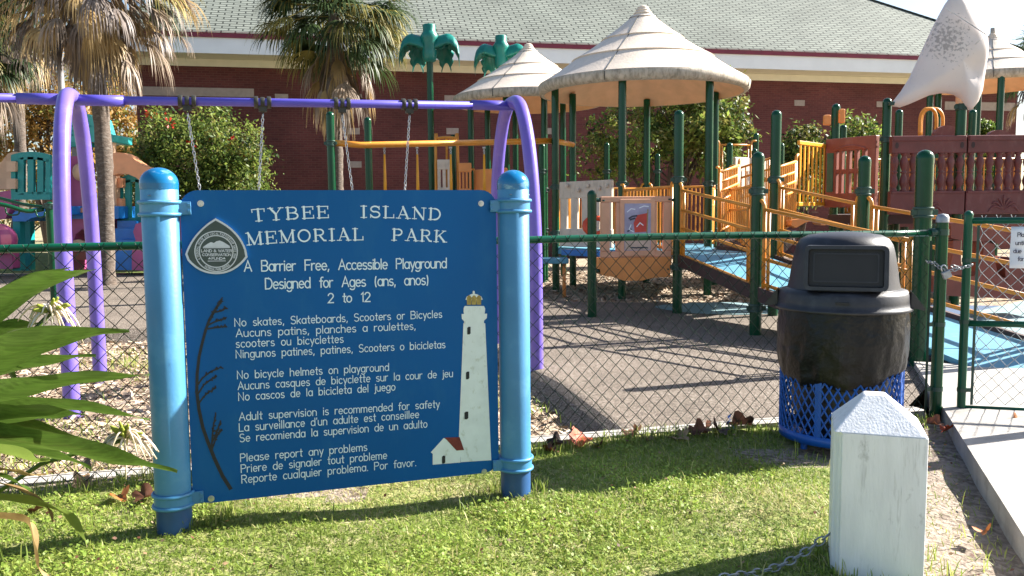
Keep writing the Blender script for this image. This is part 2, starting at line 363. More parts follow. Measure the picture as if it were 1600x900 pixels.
def sail_mat():
    m = mat('sail_with_black_mould', (.66, .58, .54), .4, .04, 3)
    N = m.node_tree.nodes; L = m.node_tree.links; b = N['Principled BSDF']; src = b.inputs['Base Color'].links[0].from_socket
    g = N.new('ShaderNodeNewGeometry'); no = N.new('ShaderNodeTexNoise'); no.inputs['Scale'].default_value = 26; no.inputs['Detail'].default_value = 6; L.new(g.outputs['Position'], no.inputs[0])
    c = Q(1478, 62, 12.35); ds = N.new('ShaderNodeVectorMath'); ds.operation = 'DISTANCE'; ds.inputs[1].default_value = c; L.new(g.outputs['Position'], ds.inputs[0])
    c2 = Q(1487, 20, 12.35)
    rp = N.new('ShaderNodeMapRange'); rp.inputs[1].default_value = .06; rp.inputs[2].default_value = .50; rp.inputs[3].default_value = .16; rp.inputs[4].default_value = -.12; L.new(ds.outputs['Value'], rp.inputs[0])
    ad = N.new('ShaderNodeMath'); ad.operation = 'ADD'; L.new(no.outputs[0], ad.inputs[0]); L.new(rp.outputs[0], ad.inputs[1])
    r2 = N.new('ShaderNodeMapRange'); r2.inputs[1].default_value = .56; r2.inputs[2].default_value = .66; r2.inputs[4].default_value = .50; L.new(ad.outputs[0], r2.inputs[0])
    mx = N.new('ShaderNodeMix'); mx.data_type = 'RGBA'; mx.inputs['B'].default_value = (.07, .065, .06, 1); L.new(src, mx.inputs['A']); L.new(r2.outputs[0], mx.inputs['Factor']); L.new(mx.outputs['Result'], b.inputs['Base Color'])
    return m
M['sailm'] = sail_mat()

# ------------------------------------------------------------------ the setting: ground, lawn, surfaces, path
rng = np.random.default_rng(11); random.seed(5)
PHI = R(16.5)
U = Vector((math.cos(PHI), math.sin(PHI), 0)); W = Vector((-math.sin(PHI), math.cos(PHI), 0))
F0, F1 = Vector((-2.55, 4.2, 0)), Vector((2.86, 5.62, 0))
FU = (F1 - F0).normalized(); FW = Vector((-FU.y, FU.x, 0))
def fence_y(x): return F0.y + (x - F0.x) * (F1.y - F0.y) / (F1.x - F0.x)

MB().sheet([(-700, -300, -.22), (700, -300, -.22), (700, 1200, -.22), (-700, 1200, -.22)]).build('ground', M['earth'], kind='structure')

K0, K1 = P(1600, 838, .06), P(1490, 663, .06); KD = (K1 - K0).normalized()
KA = K0 - KD * 3.2; KB = K1 + KD * 2.3; KN = Vector((KD.y, -KD.x, 0))
def kerb_dist(x, y):      # metres to the kerb line, positive on the lawn side
    return -((x - K0.x) * KN.x + (y - K0.y) * KN.y)
def lawn_z(x, y):
    z = .012 * np.sin(x * 2.1 + y * 1.3) + .010 * np.sin(x * 4.3 - y * 3.1) + .006 * np.sin(y * 7 + x * 5)
    d = kerb_dist(x, y)
    return z - .05 * np.clip((.9 - d) / .6, 0, 1)
def dirtness(x, y):       # 1 on the bare strip beside the kerb and bin
    d = kerb_dist(x, y) + .10 * np.sin(y * 5) + .06 * np.sin(y * 11 + x * 4)
    a = np.clip((.62 - d) / .25, 0, 1)
    e = np.hypot((x - 1.75) / .62, (y - 4.72) / .28); b = np.clip((1.15 - e) / .5, 0, 1) * .8
    c = np.clip((.16 - (fence_y(x) - y)) / .14, 0, 1) * .55
    f = np.exp(-(((x + 1.0) / .55) ** 2 + ((y - 4.15) / .20) ** 2)) * .72
    return np.clip(np.maximum.reduce([a, b, c, f]), 0, 1)
nx, ny = 140, 90
xs = np.linspace(-9, 4.2, nx); ts = np.linspace(0, 1, ny)
V = []
for t in ts:
    yy = -4 + (fence_y(xs) + .05 + 4) * t
    V.append(np.stack([xs, yy, lawn_z(xs, yy) - .004], 1))
V = np.concatenate(V); d_ = dirtness(V[:, 0], V[:, 1]); 
F = np.array([(j * nx + i, j * nx + i + 1, (j + 1) * nx + i + 1, (j + 1) * nx + i) for j in range(ny - 1) for i in range(nx - 1)])
fm = (d_[F].mean(1) > .5).astype(int)
kd = kerb_dist(V[:, 0], V[:, 1])[F].max(1)
keep = kd > -.15
fast_mesh('lawn', V, F[keep], [M['lawnsoil'], M['dirt']], fm[keep], smooth=True, kind='structure')

# grass: blades and clover leaves
def scatter(n, x0, x1, y0, y1):
    x = rng.uniform(x0, x1, n); y = rng.uniform(y0, y1, n)
    ok = (y < fence_y(x) + .02) & (kerb_dist(x, y) > .03)
    ok &= np.hypot(x - 1.97, y - 5.0) > .36
    return x[ok], y[ok]
def clump(x, y): return .5 + .28 * np.sin(x * 3.1 + 1.7 * np.sin(y * 2.3)) + .22 * np.sin(y * 5.2 + 2 * np.sin(x * 4.1)) + .15 * np.sin(x * 13 + y * 9)
def blades(x, y, hmin, hmax, wd, lean):
    n = len(x); z = lawn_z(x, y); a = rng.uniform(0, 2 * PI, n); h = rng.uniform(hmin, hmax, n) * (.6 + .6 * np.clip(clump(x, y), 0, 1.2))
    l = rng.uniform(0, lean, n); b = a + rng.uniform(1, 2, n)
    base = np.stack([x, y, z - .004], 1); tip = base + np.stack([np.cos(a) * l, np.sin(a) * l, h], 1)
    side = np.stack([np.cos(b), np.sin(b), np.zeros(n)], 1) * wd
    mid = base * .45 + tip * .55 + np.stack([np.zeros(n), np.zeros(n), h * .18], 1)
    VV = np.stack([base - side, base + side, mid + side * .8, tip, mid - side * .8], 1).reshape(-1, 3)
    i = np.arange(n)[:, None] * 5
    return VV, np.concatenate([i + np.array([[0, 1, 2, 4]])]), np.concatenate([i + np.array([[4, 2, 3]])])
def clovers(x, y):
    n = len(x); z = lawn_z(x, y) + rng.uniform(.004, .030, n) * (.5 + .6 * np.clip(clump(x, y), 0, 1)); r = rng.uniform(.004, .0115, n)
    nrm = np.stack([rng.normal(0, .55, n), rng.normal(0, .55, n), np.ones(n)], 1); nrm /= np.linalg.norm(nrm, axis=1)[:, None]
    t = np.cross(nrm, rng.normal(0, 1, (n, 3))); t /= np.linalg.norm(t, axis=1)[:, None]; b = np.cross(nrm, t)
    c = np.stack([x, y, z], 1); r = r[:, None]
    VV = np.stack([c - t * r, c - b * r * .8 + t * r * .1, c + t * r, c + b * r * .8 + t * r * .1], 1).reshape(-1, 3)
    return VV, np.arange(n)[:, None] * 4 + np.arange(4)[None]
x, y = scatter(210000, -4.2, 3.2, 2.3, 5.6)
ok = rng.random(len(x)) > dirtness(x, y) * .93; x, y = x[ok], y[ok]
x2, y2 = scatter(26000, -7, 3.6, -3, 2.4); x = np.concatenate([x, x2]); y = np.concatenate([y, y2])
V5, Fq, Ft = blades(x, y, .006, .026, .0022, .045)
n = len(x); cl = clump(x, y) + rng.normal(0, .3, n)
dry = np.exp(-(((x + .9) / .9) ** 2 + ((y - 4.2) / .28) ** 2)) + np.exp(-(((x - 1.3) / .4) ** 2 + ((y - 3.9) / .3) ** 2)) * .7 + .07
mi = np.where(rng.random(n) < dry * .8, 2, np.where(cl > .75, 1, np.where(cl < .05, 3, 0)))
# one object: quads as pairs of triangles
tris = np.concatenate([Fq[:, [0, 1, 2]], Fq[:, [0, 2, 3]], Ft]); mi3 = np.concatenate([mi, mi, mi])
xc, yc = scatter(120000, -4.2, 3.2, 2.3, 5.2)
dn = np.clip((clump(xc, yc) - .35) * 1.8, .06, 1) - .9 * np.exp(-(((xc + .9) / .9) ** 2 + ((yc - 4.2) / .25) ** 2)) - .35 * np.clip((xc - .6) / 1.2, 0, 1) - .35 * np.clip((yc - 4.3) / .5, 0, 1)
ok = (rng.random(len(xc)) < dn) & (rng.random(len(xc)) > dirtness(xc, yc)); xc, yc = xc[ok], yc[ok]
VC, FC = clovers(xc, yc); FC = FC + len(V5)
mc = np.where(rng.random(len(xc)) < .45, 5, 4)
Vall = np.concatenate([V5, VC]); Fall = np.concatenate([tris, FC[:, [0, 1, 2]], FC[:, [0, 2, 3]]]); mall = np.concatenate([mi3, mc, mc])
# longer uncut blades round posts, the fence foot and the bollard, and flecks of dead leaf
lx, ly = [], []
for (cx_, cy_, rr_, nn_) in ((-1.44, 3.73, .13, 160), (.02, 4.2, .13, 160), (1.43, 3.25, .26, 260), (1.97, 5.0, .42, 120)):
    a_ = rng.uniform(0, 2 * PI, nn_); r_ = rr_ * rng.uniform(.75, 1.25, nn_); lx.append(cx_ + r_ * np.cos(a_)); ly.append(cy_ + r_ * np.sin(a_))
fx = rng.uniform(-4, 2.8, 2200); lx.append(fx); ly.append(fence_y(fx) - np.abs(rng.normal(0, .07, 2200)))
sx, sy = scatter(1500, -4, 2.6, 2.4, 5.2); lx.append(sx); ly.append(sy)
lx = np.concatenate(lx); ly = np.concatenate(ly); ok = kerb_dist(lx, ly) > .03; lx, ly = lx[ok], ly[ok]
V6, Gq, Gt = blades(lx, ly, .04, .085, .0026, .05); Gq = Gq + len(Vall); Gt = Gt + len(Vall); mm = rng.choice(4, len(lx), p=[.35, .3, .15, .2])
Vall = np.concatenate([Vall, V6]); Fall = np.concatenate([Fall, Gq[:, [0, 1, 2]], Gq[:, [0, 2, 3]], Gt]); mall = np.concatenate([mall, mm, mm, mm])
xk, yk = scatter(1100, -4, 3, 2.4, 5.5); VK, FK = clovers(xk, yk); VK[:, 2] += .012; FK = FK + len(Vall)
Vall = np.concatenate([Vall, VK]); Fall = np.concatenate([Fall, FK[:, [0, 1, 2]], FK[:, [0, 2, 3]]]); mk_ = rng.choice([6, 7], len(xk), p=[.6, .4]); mall = np.concatenate([mall, mk_, mk_])
fast_mesh('grass', Vall, Fall, [M['grass_a'], M['grass_b'], M['grass_c'], M['grass_d'], M['clover'], M['clover_b'], M['fall_brown'], M['fall_tan']], mall,
          label='short sunlit grass mixed with clover leaves in front of the sign', kind='stuff')

# brown rubber surface, raised a little above the mulch with a rounded edge
E0, E1 = P(948, 690, 0), P(838, 600, 0); ED = (E1 - E0).normalized(); EN = Vector((-ED.y, ED.x, 0))   # EN points to the mulch side
E0 = E0 - EN * .25; E1 = E1 - EN * .25
E2 = E0 + ED * 5.2
back = [(-0.6, 13.6, 0), (-3.5, 20, 0), (-20, 21, 0), (-20, 10.3, 0)]
sA = F0 + FU * ((E0 - F0).dot(FU)) + FW * .26
poly = [sA, F1 + FW * .26, Vector((3.3, 6.6, 0)), Vector((3.75, 7.9, 0)), Vector((4.4, 9.6, 0)), Vector((5.4, 11.8, 0)), Vector((3.2, 12.4, 0)), Vector((1.2, 12.9, 0))] + [Vector(b) for b in back] + [E2 + Vector((-1.5, .25, 0)), E2 + Vector((-.35, -.1, 0)), E1]
mb = MB().sheet([Vector((p[0], p[1], 0)) for p in poly])
ed = [sA, E1, E2 + Vector((-.35, -.1, 0)), E2 + Vector((-1.5, .25, 0)), Vector((-20, 10.3, 0))]
for a, b in zip(ed[:-1], ed[1:]):
    a, b = Vector(a), Vector(b); nn = Vector((-(b - a).y, (b - a).x, 0)).normalized()
    pr = [(0, 0), (.04, -.008), (.10, -.045), (.26, -.185), (.30, -.23)]
    for (d0, z0), (d1, z1) in zip(pr[:-1], pr[1:]):
        mb.add([a + nn * d0 + Vector((0, 0, z0)), a + nn * d1 + Vector((0, 0, z1)), b + nn * d1 + Vector((0, 0, z1)), b + nn * d0 + Vector((0, 0, z0))], [(0, 3, 2, 1)], True)
mb.build('play_surface', M['pebble'], kind='structure')

ml = [F0 - FU * 6 + FW * .2, sA + Vector((.1, 0, 0)), E1 + Vector((.10, 0, 0)), E2, Vector((-1.5, 10.6, 0)), Vector((-20, 10.6, 0)), Vector((-20, 0, 0))]
MB().sheet([Vector((p[0], p[1], -.16)) for p in ml]).build('mulch_bed', M['mulchbase'], kind='structure')
MB().sheet([(-3.4, 13, -.06), (1, 12.2, -.06), (6, 11, -.06), (14, 11, -.06), (16, 27, -.06), (-5, 25, -.06)]).build('mulch_ground', M['mulchbase'], kind='structure')
MB().sheet([(-30, 20.5, -.05), (-3.3, 20.5, -.05), (-6, 33, -.05), (-40, 33, -.05)]).build('far_lawn', ground_mat('far_grass', [(.11, .15, .035), (.17, .19, .06), (.08, .10, .025)], [1, 9]), kind='structure')

def chips(n, x0, x1, y0, y1, z, test, smin, smax, hz=.03):
    x = rng.uniform(x0, x1, n); y = rng.uniform(y0, y1, n); ok = test(x, y); x, y = x[ok], y[ok]; n = len(x)
    c = np.stack([x, y, z + rng.uniform(0, hz, n)], 1); a = rng.uniform(0, 2 * PI, n); L_ = rng.uniform(smin, smax, n)[:, None]; w_ = L_ * rng.uniform(.15, .4, n)[:, None]
    t = np.stack([np.cos(a), np.sin(a), rng.normal(0, .3, n)], 1); s_ = np.stack([-np.sin(a), np.cos(a), rng.normal(0, .5, n)], 1)
    VV = np.stack([c - t * L_ - s_ * w_, c + t * L_ * .9 - s_ * w_ * .5, c + t * L_ + s_ * w_, c - t * L_ * .8 + s_ * w_ * .7], 1).reshape(-1, 3)
    return VV, np.arange(n)[:, None] * 4 + np.arange(4)[None], n
def in_bed(x, y):
    e = (x - E0.x) * EN.x + (y - E0.y) * EN.y
    return (y > fence_y(x) + .23) & ((e > .20) | (y > 9)) & (y < 10.3)
V1, f1, n1 = chips(26000, -7, 1.2, 3.6, 10.4, -.157, in_bed, .015, .05)
V2, f2, n2 = chips(14000, -3, 6.5, 12.2, 20, -.058, lambda x, y: y > 12.9 - .25 * x, .02, .06, .05)
fast_mesh('mulch', np.concatenate([V1, V2]), np.concatenate([f1, f2 + len(V1)]), [M['chip_a'], M['chip_b'], M['chip_c'], M['chip_d']], rng.choice(4, n1 + n2, p=[.4, .25, .22, .13]), label='brown wood chip mulch under the swings and pavilion', kind='stuff')
# sparse grass tufts in the mulch bed
xg = rng.uniform(-7, .6, 22000); yg = rng.uniform(4.2, 10, 22000)
ok = in_bed(xg, yg) & (np.sin(xg * 1.7 + 1.0) + np.sin(yg * 1.9 + xg * .7) + rng.normal(0, .4, len(xg)) > .75); xg, yg = xg[ok], yg[ok]
V5, Fq, Ft = blades(xg, yg, .03, .08, .004, .06); V5[:, 2] -= .155
mg = rng.choice(3, len(xg), p=[.4, .2, .4])
fast_mesh('weeds', V5, np.concatenate([Fq[:, [0, 1, 2]], Fq[:, [0, 2, 3]], Ft]), [M['grass_a'], M['grass_b'], M['grass_c']], np.concatenate([mg, mg, mg]), label='thin patchy grass growing through the mulch by the swings', kind='stuff')

# concrete strip behind the fence foot
a, b = F0 - FU * 6, F1 - FU * .02
MB().prism([a + FW * .06 + Vector((0, 0, -.3)), b + FW * .06 + Vector((0, 0, -.3)), b + FW * .19 + Vector((0, 0, -.3)), a + FW * .19 + Vector((0, 0, -.3))], (0, 0, .318)).build('kerb', M['concrete'], kind='structure', bevel=.008)

# concrete path through the gate, its kerb edge raised above the dirt
mb = MB()
cuts = [0, 1.35, 2.85, 3.2 + (K1 - K0).length + .08, (KB - KA).length]
for s0, s1 in zip(cuts[:-1], cuts[1:]):
    for q0, q1 in ((0, 1.45), (1.458, 2.9)):
        p = [KA + KD * (s0 + .004) + KN * q0, KA + KD * (s1 - .004) + KN * q0, KA + KD * (s1 - .004) + KN * q1, KA + KD * (s0 + .004) + KN * q1]
        mb.prism([Vector((v.x, v.y, -.12)) for v in p][::-1], (0, 0, .18))
mb.build('path', M['concrete'], kind='structure', bevel=.012)

# blue rubber surfacing round the foot of the ramp
MB().sheet([Vector((3.05, 7.35, .004)), Vector((3.35, 7.4, .004)), Vector((9, 5.8, .004)), Vector((12, 11, .004)), Vector((5.2, 12.2, .004)), Vector((4.5, 9.7, .004))]).build('blue_surface', M['padblue'], kind='structure')
mb = MB(); c = P(1135, 482, 0)
mb.sheet([Vector((c.x + .95 * math.cos(t) * (1 + .1 * math.sin(3 * t)), c.y + .75 * math.sin(t), .008)) for t in [2 * PI * k / 28 for k in range(28)]])
mb.build('rubber_pad', M['padteal'], kind='structure')
c = Vector((4.75, 8.0, 0)); mb = MB()
mb.sheet([P(1500, 492, .012), P(1566, 543, .012), P(1600, 545, .012), P(1680, 545, .012), P(1600, 470, .012)])
mb.build('teal_surface', M['padteal'], kind='structure')

# ------------------------------------------------------------------ routed lettering: a stroke alphabet (cap height 1)
def arc(cx, cy, rx, ry, a0, a1, n=9):
    return [(cx + rx * math.cos(R(a0 + (a1 - a0) * i / n)), cy + ry * math.sin(R(a0 + (a1 - a0) * i / n))) for i in range(n + 1)]
bowl = arc(.25, .33, .25, .33, 0, 360, 16)
G = {
 'a': (.62, [arc(.25, .33, .25, .33, 0, 360, 16), [(.5, .66), (.5, 0)]]), 'b': (.62, [[(0, 1), (0, 0)], bowl]), 'c': (.54, [arc(.25, .33, .25, .33, 45, 315, 12)]),
 'd': (.62, [bowl, [(.5, 1), (.5, 0)]]), 'e': (.60, [[(.02, .34), (.49, .34)] + arc(.25, .33, .24, .33, 3, 315, 14)]), 'f': (.40, [[(.36, .97)] + arc(.28, .84, .14, .15, 80, 180, 5) + [(.14, 0)], [(0, .62), (.32, .62)]]),
 'g': (.62, [bowl, [(.5, .66), (.5, -.1)] + arc(.25, -.08, .25, .22, 0, -150, 7)]), 'h': (.60, [[(0, 1), (0, 0)], [(0, .4)] + arc(.23, .42, .23, .24, 180, 0, 8) + [(.46, 0)]]),
 'i': (.20, [[(.04, .66), (.04, 0)], [(.04, .86), (.04, .93)]]), 'j': (.26, [[(.14, .66), (.14, -.12)] + arc(0, -.12, .14, .16, 0, -90, 5), [(.14, .86), (.14, .93)]]),
 'k': (.54, [[(0, 1), (0, 0)], [(.42, .64), (0, .24)], [(.14, .38), (.44, 0)]]), 'l': (.20, [[(.04, 1), (.04, 0)]]),
 'm': (.90, [[(0, .66), (0, 0)], [(0, .44)] + arc(.19, .45, .19, .2, 180, 0, 7) + [(.38, 0)], [(.38, .44)] + arc(.57, .45, .19, .2, 180, 0, 7) + [(.76, 0)]]),
 'n': (.60, [[(0, .66), (0, 0)], [(0, .4)] + arc(.23, .42, .23, .24, 180, 0, 8) + [(.46, 0)]]), 'o': (.62, [bowl]), 'p': (.62, [[(0, .66), (0, -.32)], bowl]), 'q': (.62, [bowl, [(.5, .66), (.5, -.32)]]),
 'r': (.42, [[(0, .66), (0, 0)], [(0, .36)] + arc(.24, .38, .24, .27, 180, 70, 6)]),
 's': (.52, [arc(.21, .49, .19, .16, 40, 250, 8) + arc(.21, .16, .2, .165, 80, -150, 8)]),
 't': (.40, [[(.15, .95), (.15, .14)] + arc(.28, .14, .13, .14, 180, 270, 4), [(0, .64), (.32, .64)]]), 'u': (.60, [[(0, .66), (0, .25)] + arc(.23, .24, .23, .24, 180, 360, 8) + [(.46, .66)], [(.46, .3), (.46, 0)]]),
 'v': (.54, [[(0, .66), (.22, 0), (.44, .66)]]), 'w': (.78, [[(0, .66), (.17, 0), (.34, .6), (.51, 0), (.68, .66)]]), 'y': (.54, [[(0, .66), (.23, .02)], [(.46, .66), (.14, -.32)]]),
 'A': (.80, [[(0, 0), (.34, 1), (.68, 0)], [(.12, .34), (.56, .34)]]), 'B': (.72, [[(0, 0), (0, 1), (.32, 1)] + arc(.32, .76, .24, .24, 90, -90, 8) + [(0, .52)], [(.32, .52)] + arc(.34, .26, .26, .26, 90, -90, 8) + [(0, 0)]]),
 'C': (.78, [arc(.34, .5, .34, .5, 50, 310, 14)]), 'D': (.76, [[(0, 0), (0, 1), (.28, 1)] + arc(.28, .5, .36, .5, 90, -90, 12) + [(0, 0)]]), 'E': (.66, [[(.54, 1), (0, 1), (0, 0), (.54, 0)], [(0, .52), (.44, .52)]]),
 'F': (.64, [[(.54, 1), (0, 1), (0, 0)], [(0, .52), (.44, .52)]]), 'G': (.8, [arc(.34, .5, .34, .5, 50, 340, 14) + [(.66, .44), (.4, .44)]]), 'H': (.74, [[(0, 0), (0, 1)], [(.6, 0), (.6, 1)], [(0, .5), (.6, .5)]]), 'I': (.22, [[(.06, 0), (.06, 1)]]),
 'K': (.7, [[(0, 0), (0, 1)], [(.56, 1), (0, .4)], [(.18, .58), (.58, 0)]]), 'L': (.60, [[(0, 1), (0, 0), (.5, 0)]]), 'M': (.9, [[(0, 0), (0, 1), (.37, .25), (.74, 1), (.74, 0)]]), 'N': (.76, [[(0, 0), (0, 1), (.6, 0), (.6, 1)]]),
 'O': (.84, [arc(.36, .5, .36, .5, 0, 360, 20)]), 'P': (.68, [[(0, 0), (0, 1), (.32, 1)] + arc(.32, .75, .25, .25, 90, -90, 8) + [(0, .5)]]), 'R': (.72, [[(0, 0), (0, 1), (.32, 1)] + arc(.32, .75, .25, .25, 90, -90, 8) + [(0, .5)], [(.28, .5), (.58, 0)]]),
 'S': (.68, [arc(.28, .75, .26, .25, 35, 250, 9) + arc(.28, .25, .28, .26, 85, -150, 9)]), 'T': (.66, [[(0, 1), (.6, 1)], [(.3, 1), (.3, 0)]]), 'U': (.74, [[(0, 1), (0, .3)] + arc(.3, .3, .3, .3, 180, 360, 8) + [(.6, 1)]]),
 'V': (.7, [[(0, 1), (.3, 0), (.6, 1)]]), 'W': (.95, [[(0, 1), (.2, 0), (.41, .9), (.62, 0), (.82, 1)]]), '&': (.8, [[(.64, 0), (.14, .7)] + arc(.26, .82, .15, .16, 200, -20, 8) + [(.34, .62), (.1, .4)] + arc(.24, .24, .22, .24, 140, 300, 6) + [(.62, .46)]]),
 '1': (.44, [[(.06, .8), (.24, 1), (.24, 0)]]), '2': (.66, [arc(.26, .72, .26, .28, 170, -35, 9) + [(0, 0), (.54, 0)]]), '9': (.64, [arc(.27, .7, .26, .3, 0, 360, 14), [(.53, .7), (.5, .3), (.3, 0)]]), '6': (.64, [arc(.27, .3, .26, .3, 0, 360, 14), [(.01, .3), (.1, .75), (.36, 1)]]),
 '5': (.62, [[(.48, 1), (.06, 1), (.03, .58)] + arc(.24, .33, .26, .33, 110, -140, 9)]),
 ',': (.26, [[(.09, .07), (.03, -.16)]]), '.': (.24, [[(.05, .0), (.05, .07)]]), "'": (.18, [[(.05, 1), (.05, .8)]]), '(': (.34, [arc(.36, .42, .3, .72, 135, 225, 8)]), ')': (.34, [arc(-.14, .42, .3, .72, 45, -45, 8)]), ' ': (.42, []),
}
# slab-serif capitals for the heading: (advance, [(points, stroke width)], [(serif centre x, y, half width)])
TH, TN = .165, .075
SG = {
 'T': (1.0, [([(.40, 0), (.40, 1)], TH), ([(.02, .965), (.78, .965)], TN), ([(.045, .97), (.045, .74)], TN), ([(.755, .97), (.755, .74)], TN)], [(.40, .03, .2)]),
 'Y': (1.0, [([(.10, 1), (.42, .48), (.42, 0)], TH), ([(.74, 1), (.45, .5)], TN)], [(.12, .97, .16), (.73, .97, .15), (.42, .03, .2)]),
 'B': (.96, [([(.14, 0), (.14, 1)], TH), ([(.02, .965), (.42, .965)], TN), ([(.1, .52), (.46, .52)], TN), ([(.02, .035), (.46, .035)], TN), (arc(.42, .745, .22, .225, 90, -90, 10), .12), (arc(.45, .275, .26, .245, 90, -90, 10), .13)], []),
 'E': (.90, [([(.14, 0), (.14, 1)], TH), ([(.02, .965), (.70, .965)], TN), ([(.1, .52), (.52, .52)], TN), ([(.02, .035), (.72, .035)], TN), ([(.68, .97), (.68, .74)], TN), ([(.70, .03), (.70, .27)], TN), ([(.50, .66), (.50, .38)], TN)], []),
 'I': (.56, [([(.20, 0), (.20, 1)], TH)], [(.20, .97, .19), (.20, .03, .19)]),
 'S': (.86, [(arc(.35, .735, .26, .235, 30, 250, 10) + arc(.37, .28, .27, .25, 85, -155, 10), .125), ([(.61, .97), (.61, .70)], TN), ([(.075, .03), (.075, .30)], TN)], []),
 'L': (.86, [([(.16, 0), (.16, 1)], TH), ([(.02, .035), (.70, .035)], TN), ([(.68, .03), (.68, .32)], TN)], [(.16, .97, .18)]),
 'A': (1.02, [([(.12, 0), (.42, .98)], TN), ([(.40, 1), (.74, 0)], TH), ([(.22, .32), (.62, .32)], TN)], [(.12, .03, .15), (.74, .03, .17)]),
 'N': (1.04, [([(.14, 0), (.14, 1)], TN), ([(.12, 1), (.72, 0)], TH), ([(.74, 0), (.74, 1)], TN)], [(.14, .03, .15), (.74, .97, .15), (.08, .97, .1)]),
 'D': (1.0, [([(.16, 0), (.16, 1)], TH), ([(.02, .965), (.42, .965)], TN), ([(.02, .035), (.42, .035)], TN), (arc(.40, .5, .37, .465, 90, -90, 14), .135)], []),
 'M': (1.16, [([(.14, 0), (.14, 1)], TN), ([(.12, 1), (.47, .06)], TH), ([(.86, 1), (.49, .06)], TN), ([(.86, 0), (.86, 1)], TH)], [(.14, .03, .15), (.86, .03, .18), (.08, .97, .1), (.92, .97, .1)]),
 'O': (1.02, [(arc(.42, .5, .37, .47, 0, 360, 26), .125)], []),
 'R': (1.0, [([(.14, 0), (.14, 1)], TH), ([(.02, .965), (.42, .965)], TN), ([(.1, .49), (.46, .49)], TN), (arc(.42, .725, .23, .24, 90, -90, 10), .12), ([(.40, .48), (.66, .06), (.80, .04)], .13)], [(.14, .03, .17)]),
 'P': (.92, [([(.14, 0), (.14, 1)], TH), ([(.02, .965), (.42, .965)], TN), ([(.1, .46), (.46, .46)], TN), (arc(.42, .71, .24, .255, 90, -90, 10), .125)], [(.14, .03, .18)]),
 'K': (1.0, [([(.14, 0), (.14, 1)], TH), ([(.68, .96), (.18, .42)], TN), ([(.34, .58), (.72, .04)], TH)], [(.14, .97, .17), (.14, .03, .17), (.66, .97, .14), (.76, .03, .15)]),
}
class Letters:
    """flat strokes laid on a plane: o origin, ex along, ez up, n outward"""
    def __init__(s, o, ex, ez, n, lift=.0012): s.mb = MB(); s.o, s.ex, s.ez, s.n = Vector(o), Vector(ex), Vector(ez), Vector(n); s.k = 0; s.lift = lift
    def pt(s, a, b, h=0): return s.o + s.ex * a + s.ez * b + s.n * h
    def stroke(s, pts, wd):
        s.k = (s.k + 1) % 7; h = s.lift + s.k * .00012
        p = [Vector((a, b)) for a, b in pts]; n = len(p)
        if n < 2: return
        closed = (p[0] - p[-1]).length < 1e-6 and n > 3
        lf, rt = [], []
        for i in range(n):
            if closed: d0 = (p[i] - p[i - 1] if i else p[0] - p[-2]); d1 = (p[i + 1] - p[i] if i < n - 1 else p[1] - p[0])
            else: d0 = p[i] - p[i - 1] if i else p[1] - p[0]; d1 = p[i + 1] - p[i] if i < n - 1 else p[-1] - p[-2]
            d0 = d0.normalized(); d1 = d1.normalized(); t = d0 + d1
            t = t.normalized() if t.length > 1e-4 else d0
            nn = Vector((-t.y, t.x)); c = max(nn.dot(Vector((-d0.y, d0.x))), .45); q = nn * (wd / 2 / c)
            e = Vector((0, 0))
            if not closed and i == 0: e = -d1 * wd * .35
            if not closed and i == n - 1: e = d0 * wd * .35
            lf.append(p[i] + q + e); rt.append(p[i] - q + e)
        vs = [s.pt(v.x, v.y, h) for v in lf] + [s.pt(v.x, v.y, h) for v in rt]
        s.mb.add(vs, [(i, n + i, n + i + 1, i + 1) for i in range(n - 1)])
    def poly(s, pts, h=None):
        s.k = (s.k + 1) % 7; h = s.lift + s.k * .00012 if h is None else h
        s.mb.sheet([s.pt(a, b, h) for a, b in pts])
    def line(s, text, x0, x1, z0, z1, cap, wd, table=None, arch=0, track=0, sp=None):
        T = dict(table or G)
        if sp: T[' '] = (sp, [])
        adv = sum((T[c][0] if c in T else .9) + track for c in text) - track - (.14 if not table else .1)
        last = text[-1]; k = (x1 - x0) / adv; x = x0
        for c in text:
            if c in T and len(T[c]) > 1:
                f = (x - x0) / (x1 - x0); sl_ = (z1 - z0) / (x1 - x0); zb = z0 + (z1 - z0) * f + arch * 4 * f * (1 - f); sl_ += arch * 4 * (1 - 2 * f) / (x1 - x0)
                tr = lambda q: (x + q[0] * k - q[1] * cap * sl_, zb + q[1] * cap + q[0] * k * sl_)
                if table:
                    for pts, ww in T[c][1]: s.stroke([tr(q) for q in pts], ww * cap)
                    for (a, b, hw) in T[c][2]: s.stroke([tr((a - hw, b)), tr((a + hw, b))], .065 * cap)
                else:
                    for pts in T[c][1]: s.stroke([tr(q) for q in pts], wd)
            x += ((T[c][0] if c in T else .9) + track) * k
    def ring(s, text, cx, cz, r, a0, a1, cap, wd, inward=False):
        adv = sum(G[c][0] for c in text); a = 0
        for c in text:
            t = a0 + (a1 - a0) * (a / adv); t2 = R(t)
            for pts in G[c][1]:
                out = []
                for q in pts:
                    sgn = -1 if not inward else 1
                    ang = t2 + sgn * q[0] * cap * .8 / r; rr = r + (q[1] if not inward else -q[1]) * cap
                    out.append((cx + rr * math.cos(ang), cz + rr * math.sin(ang)))
                s.stroke(out, wd)
            a += G[c][0]

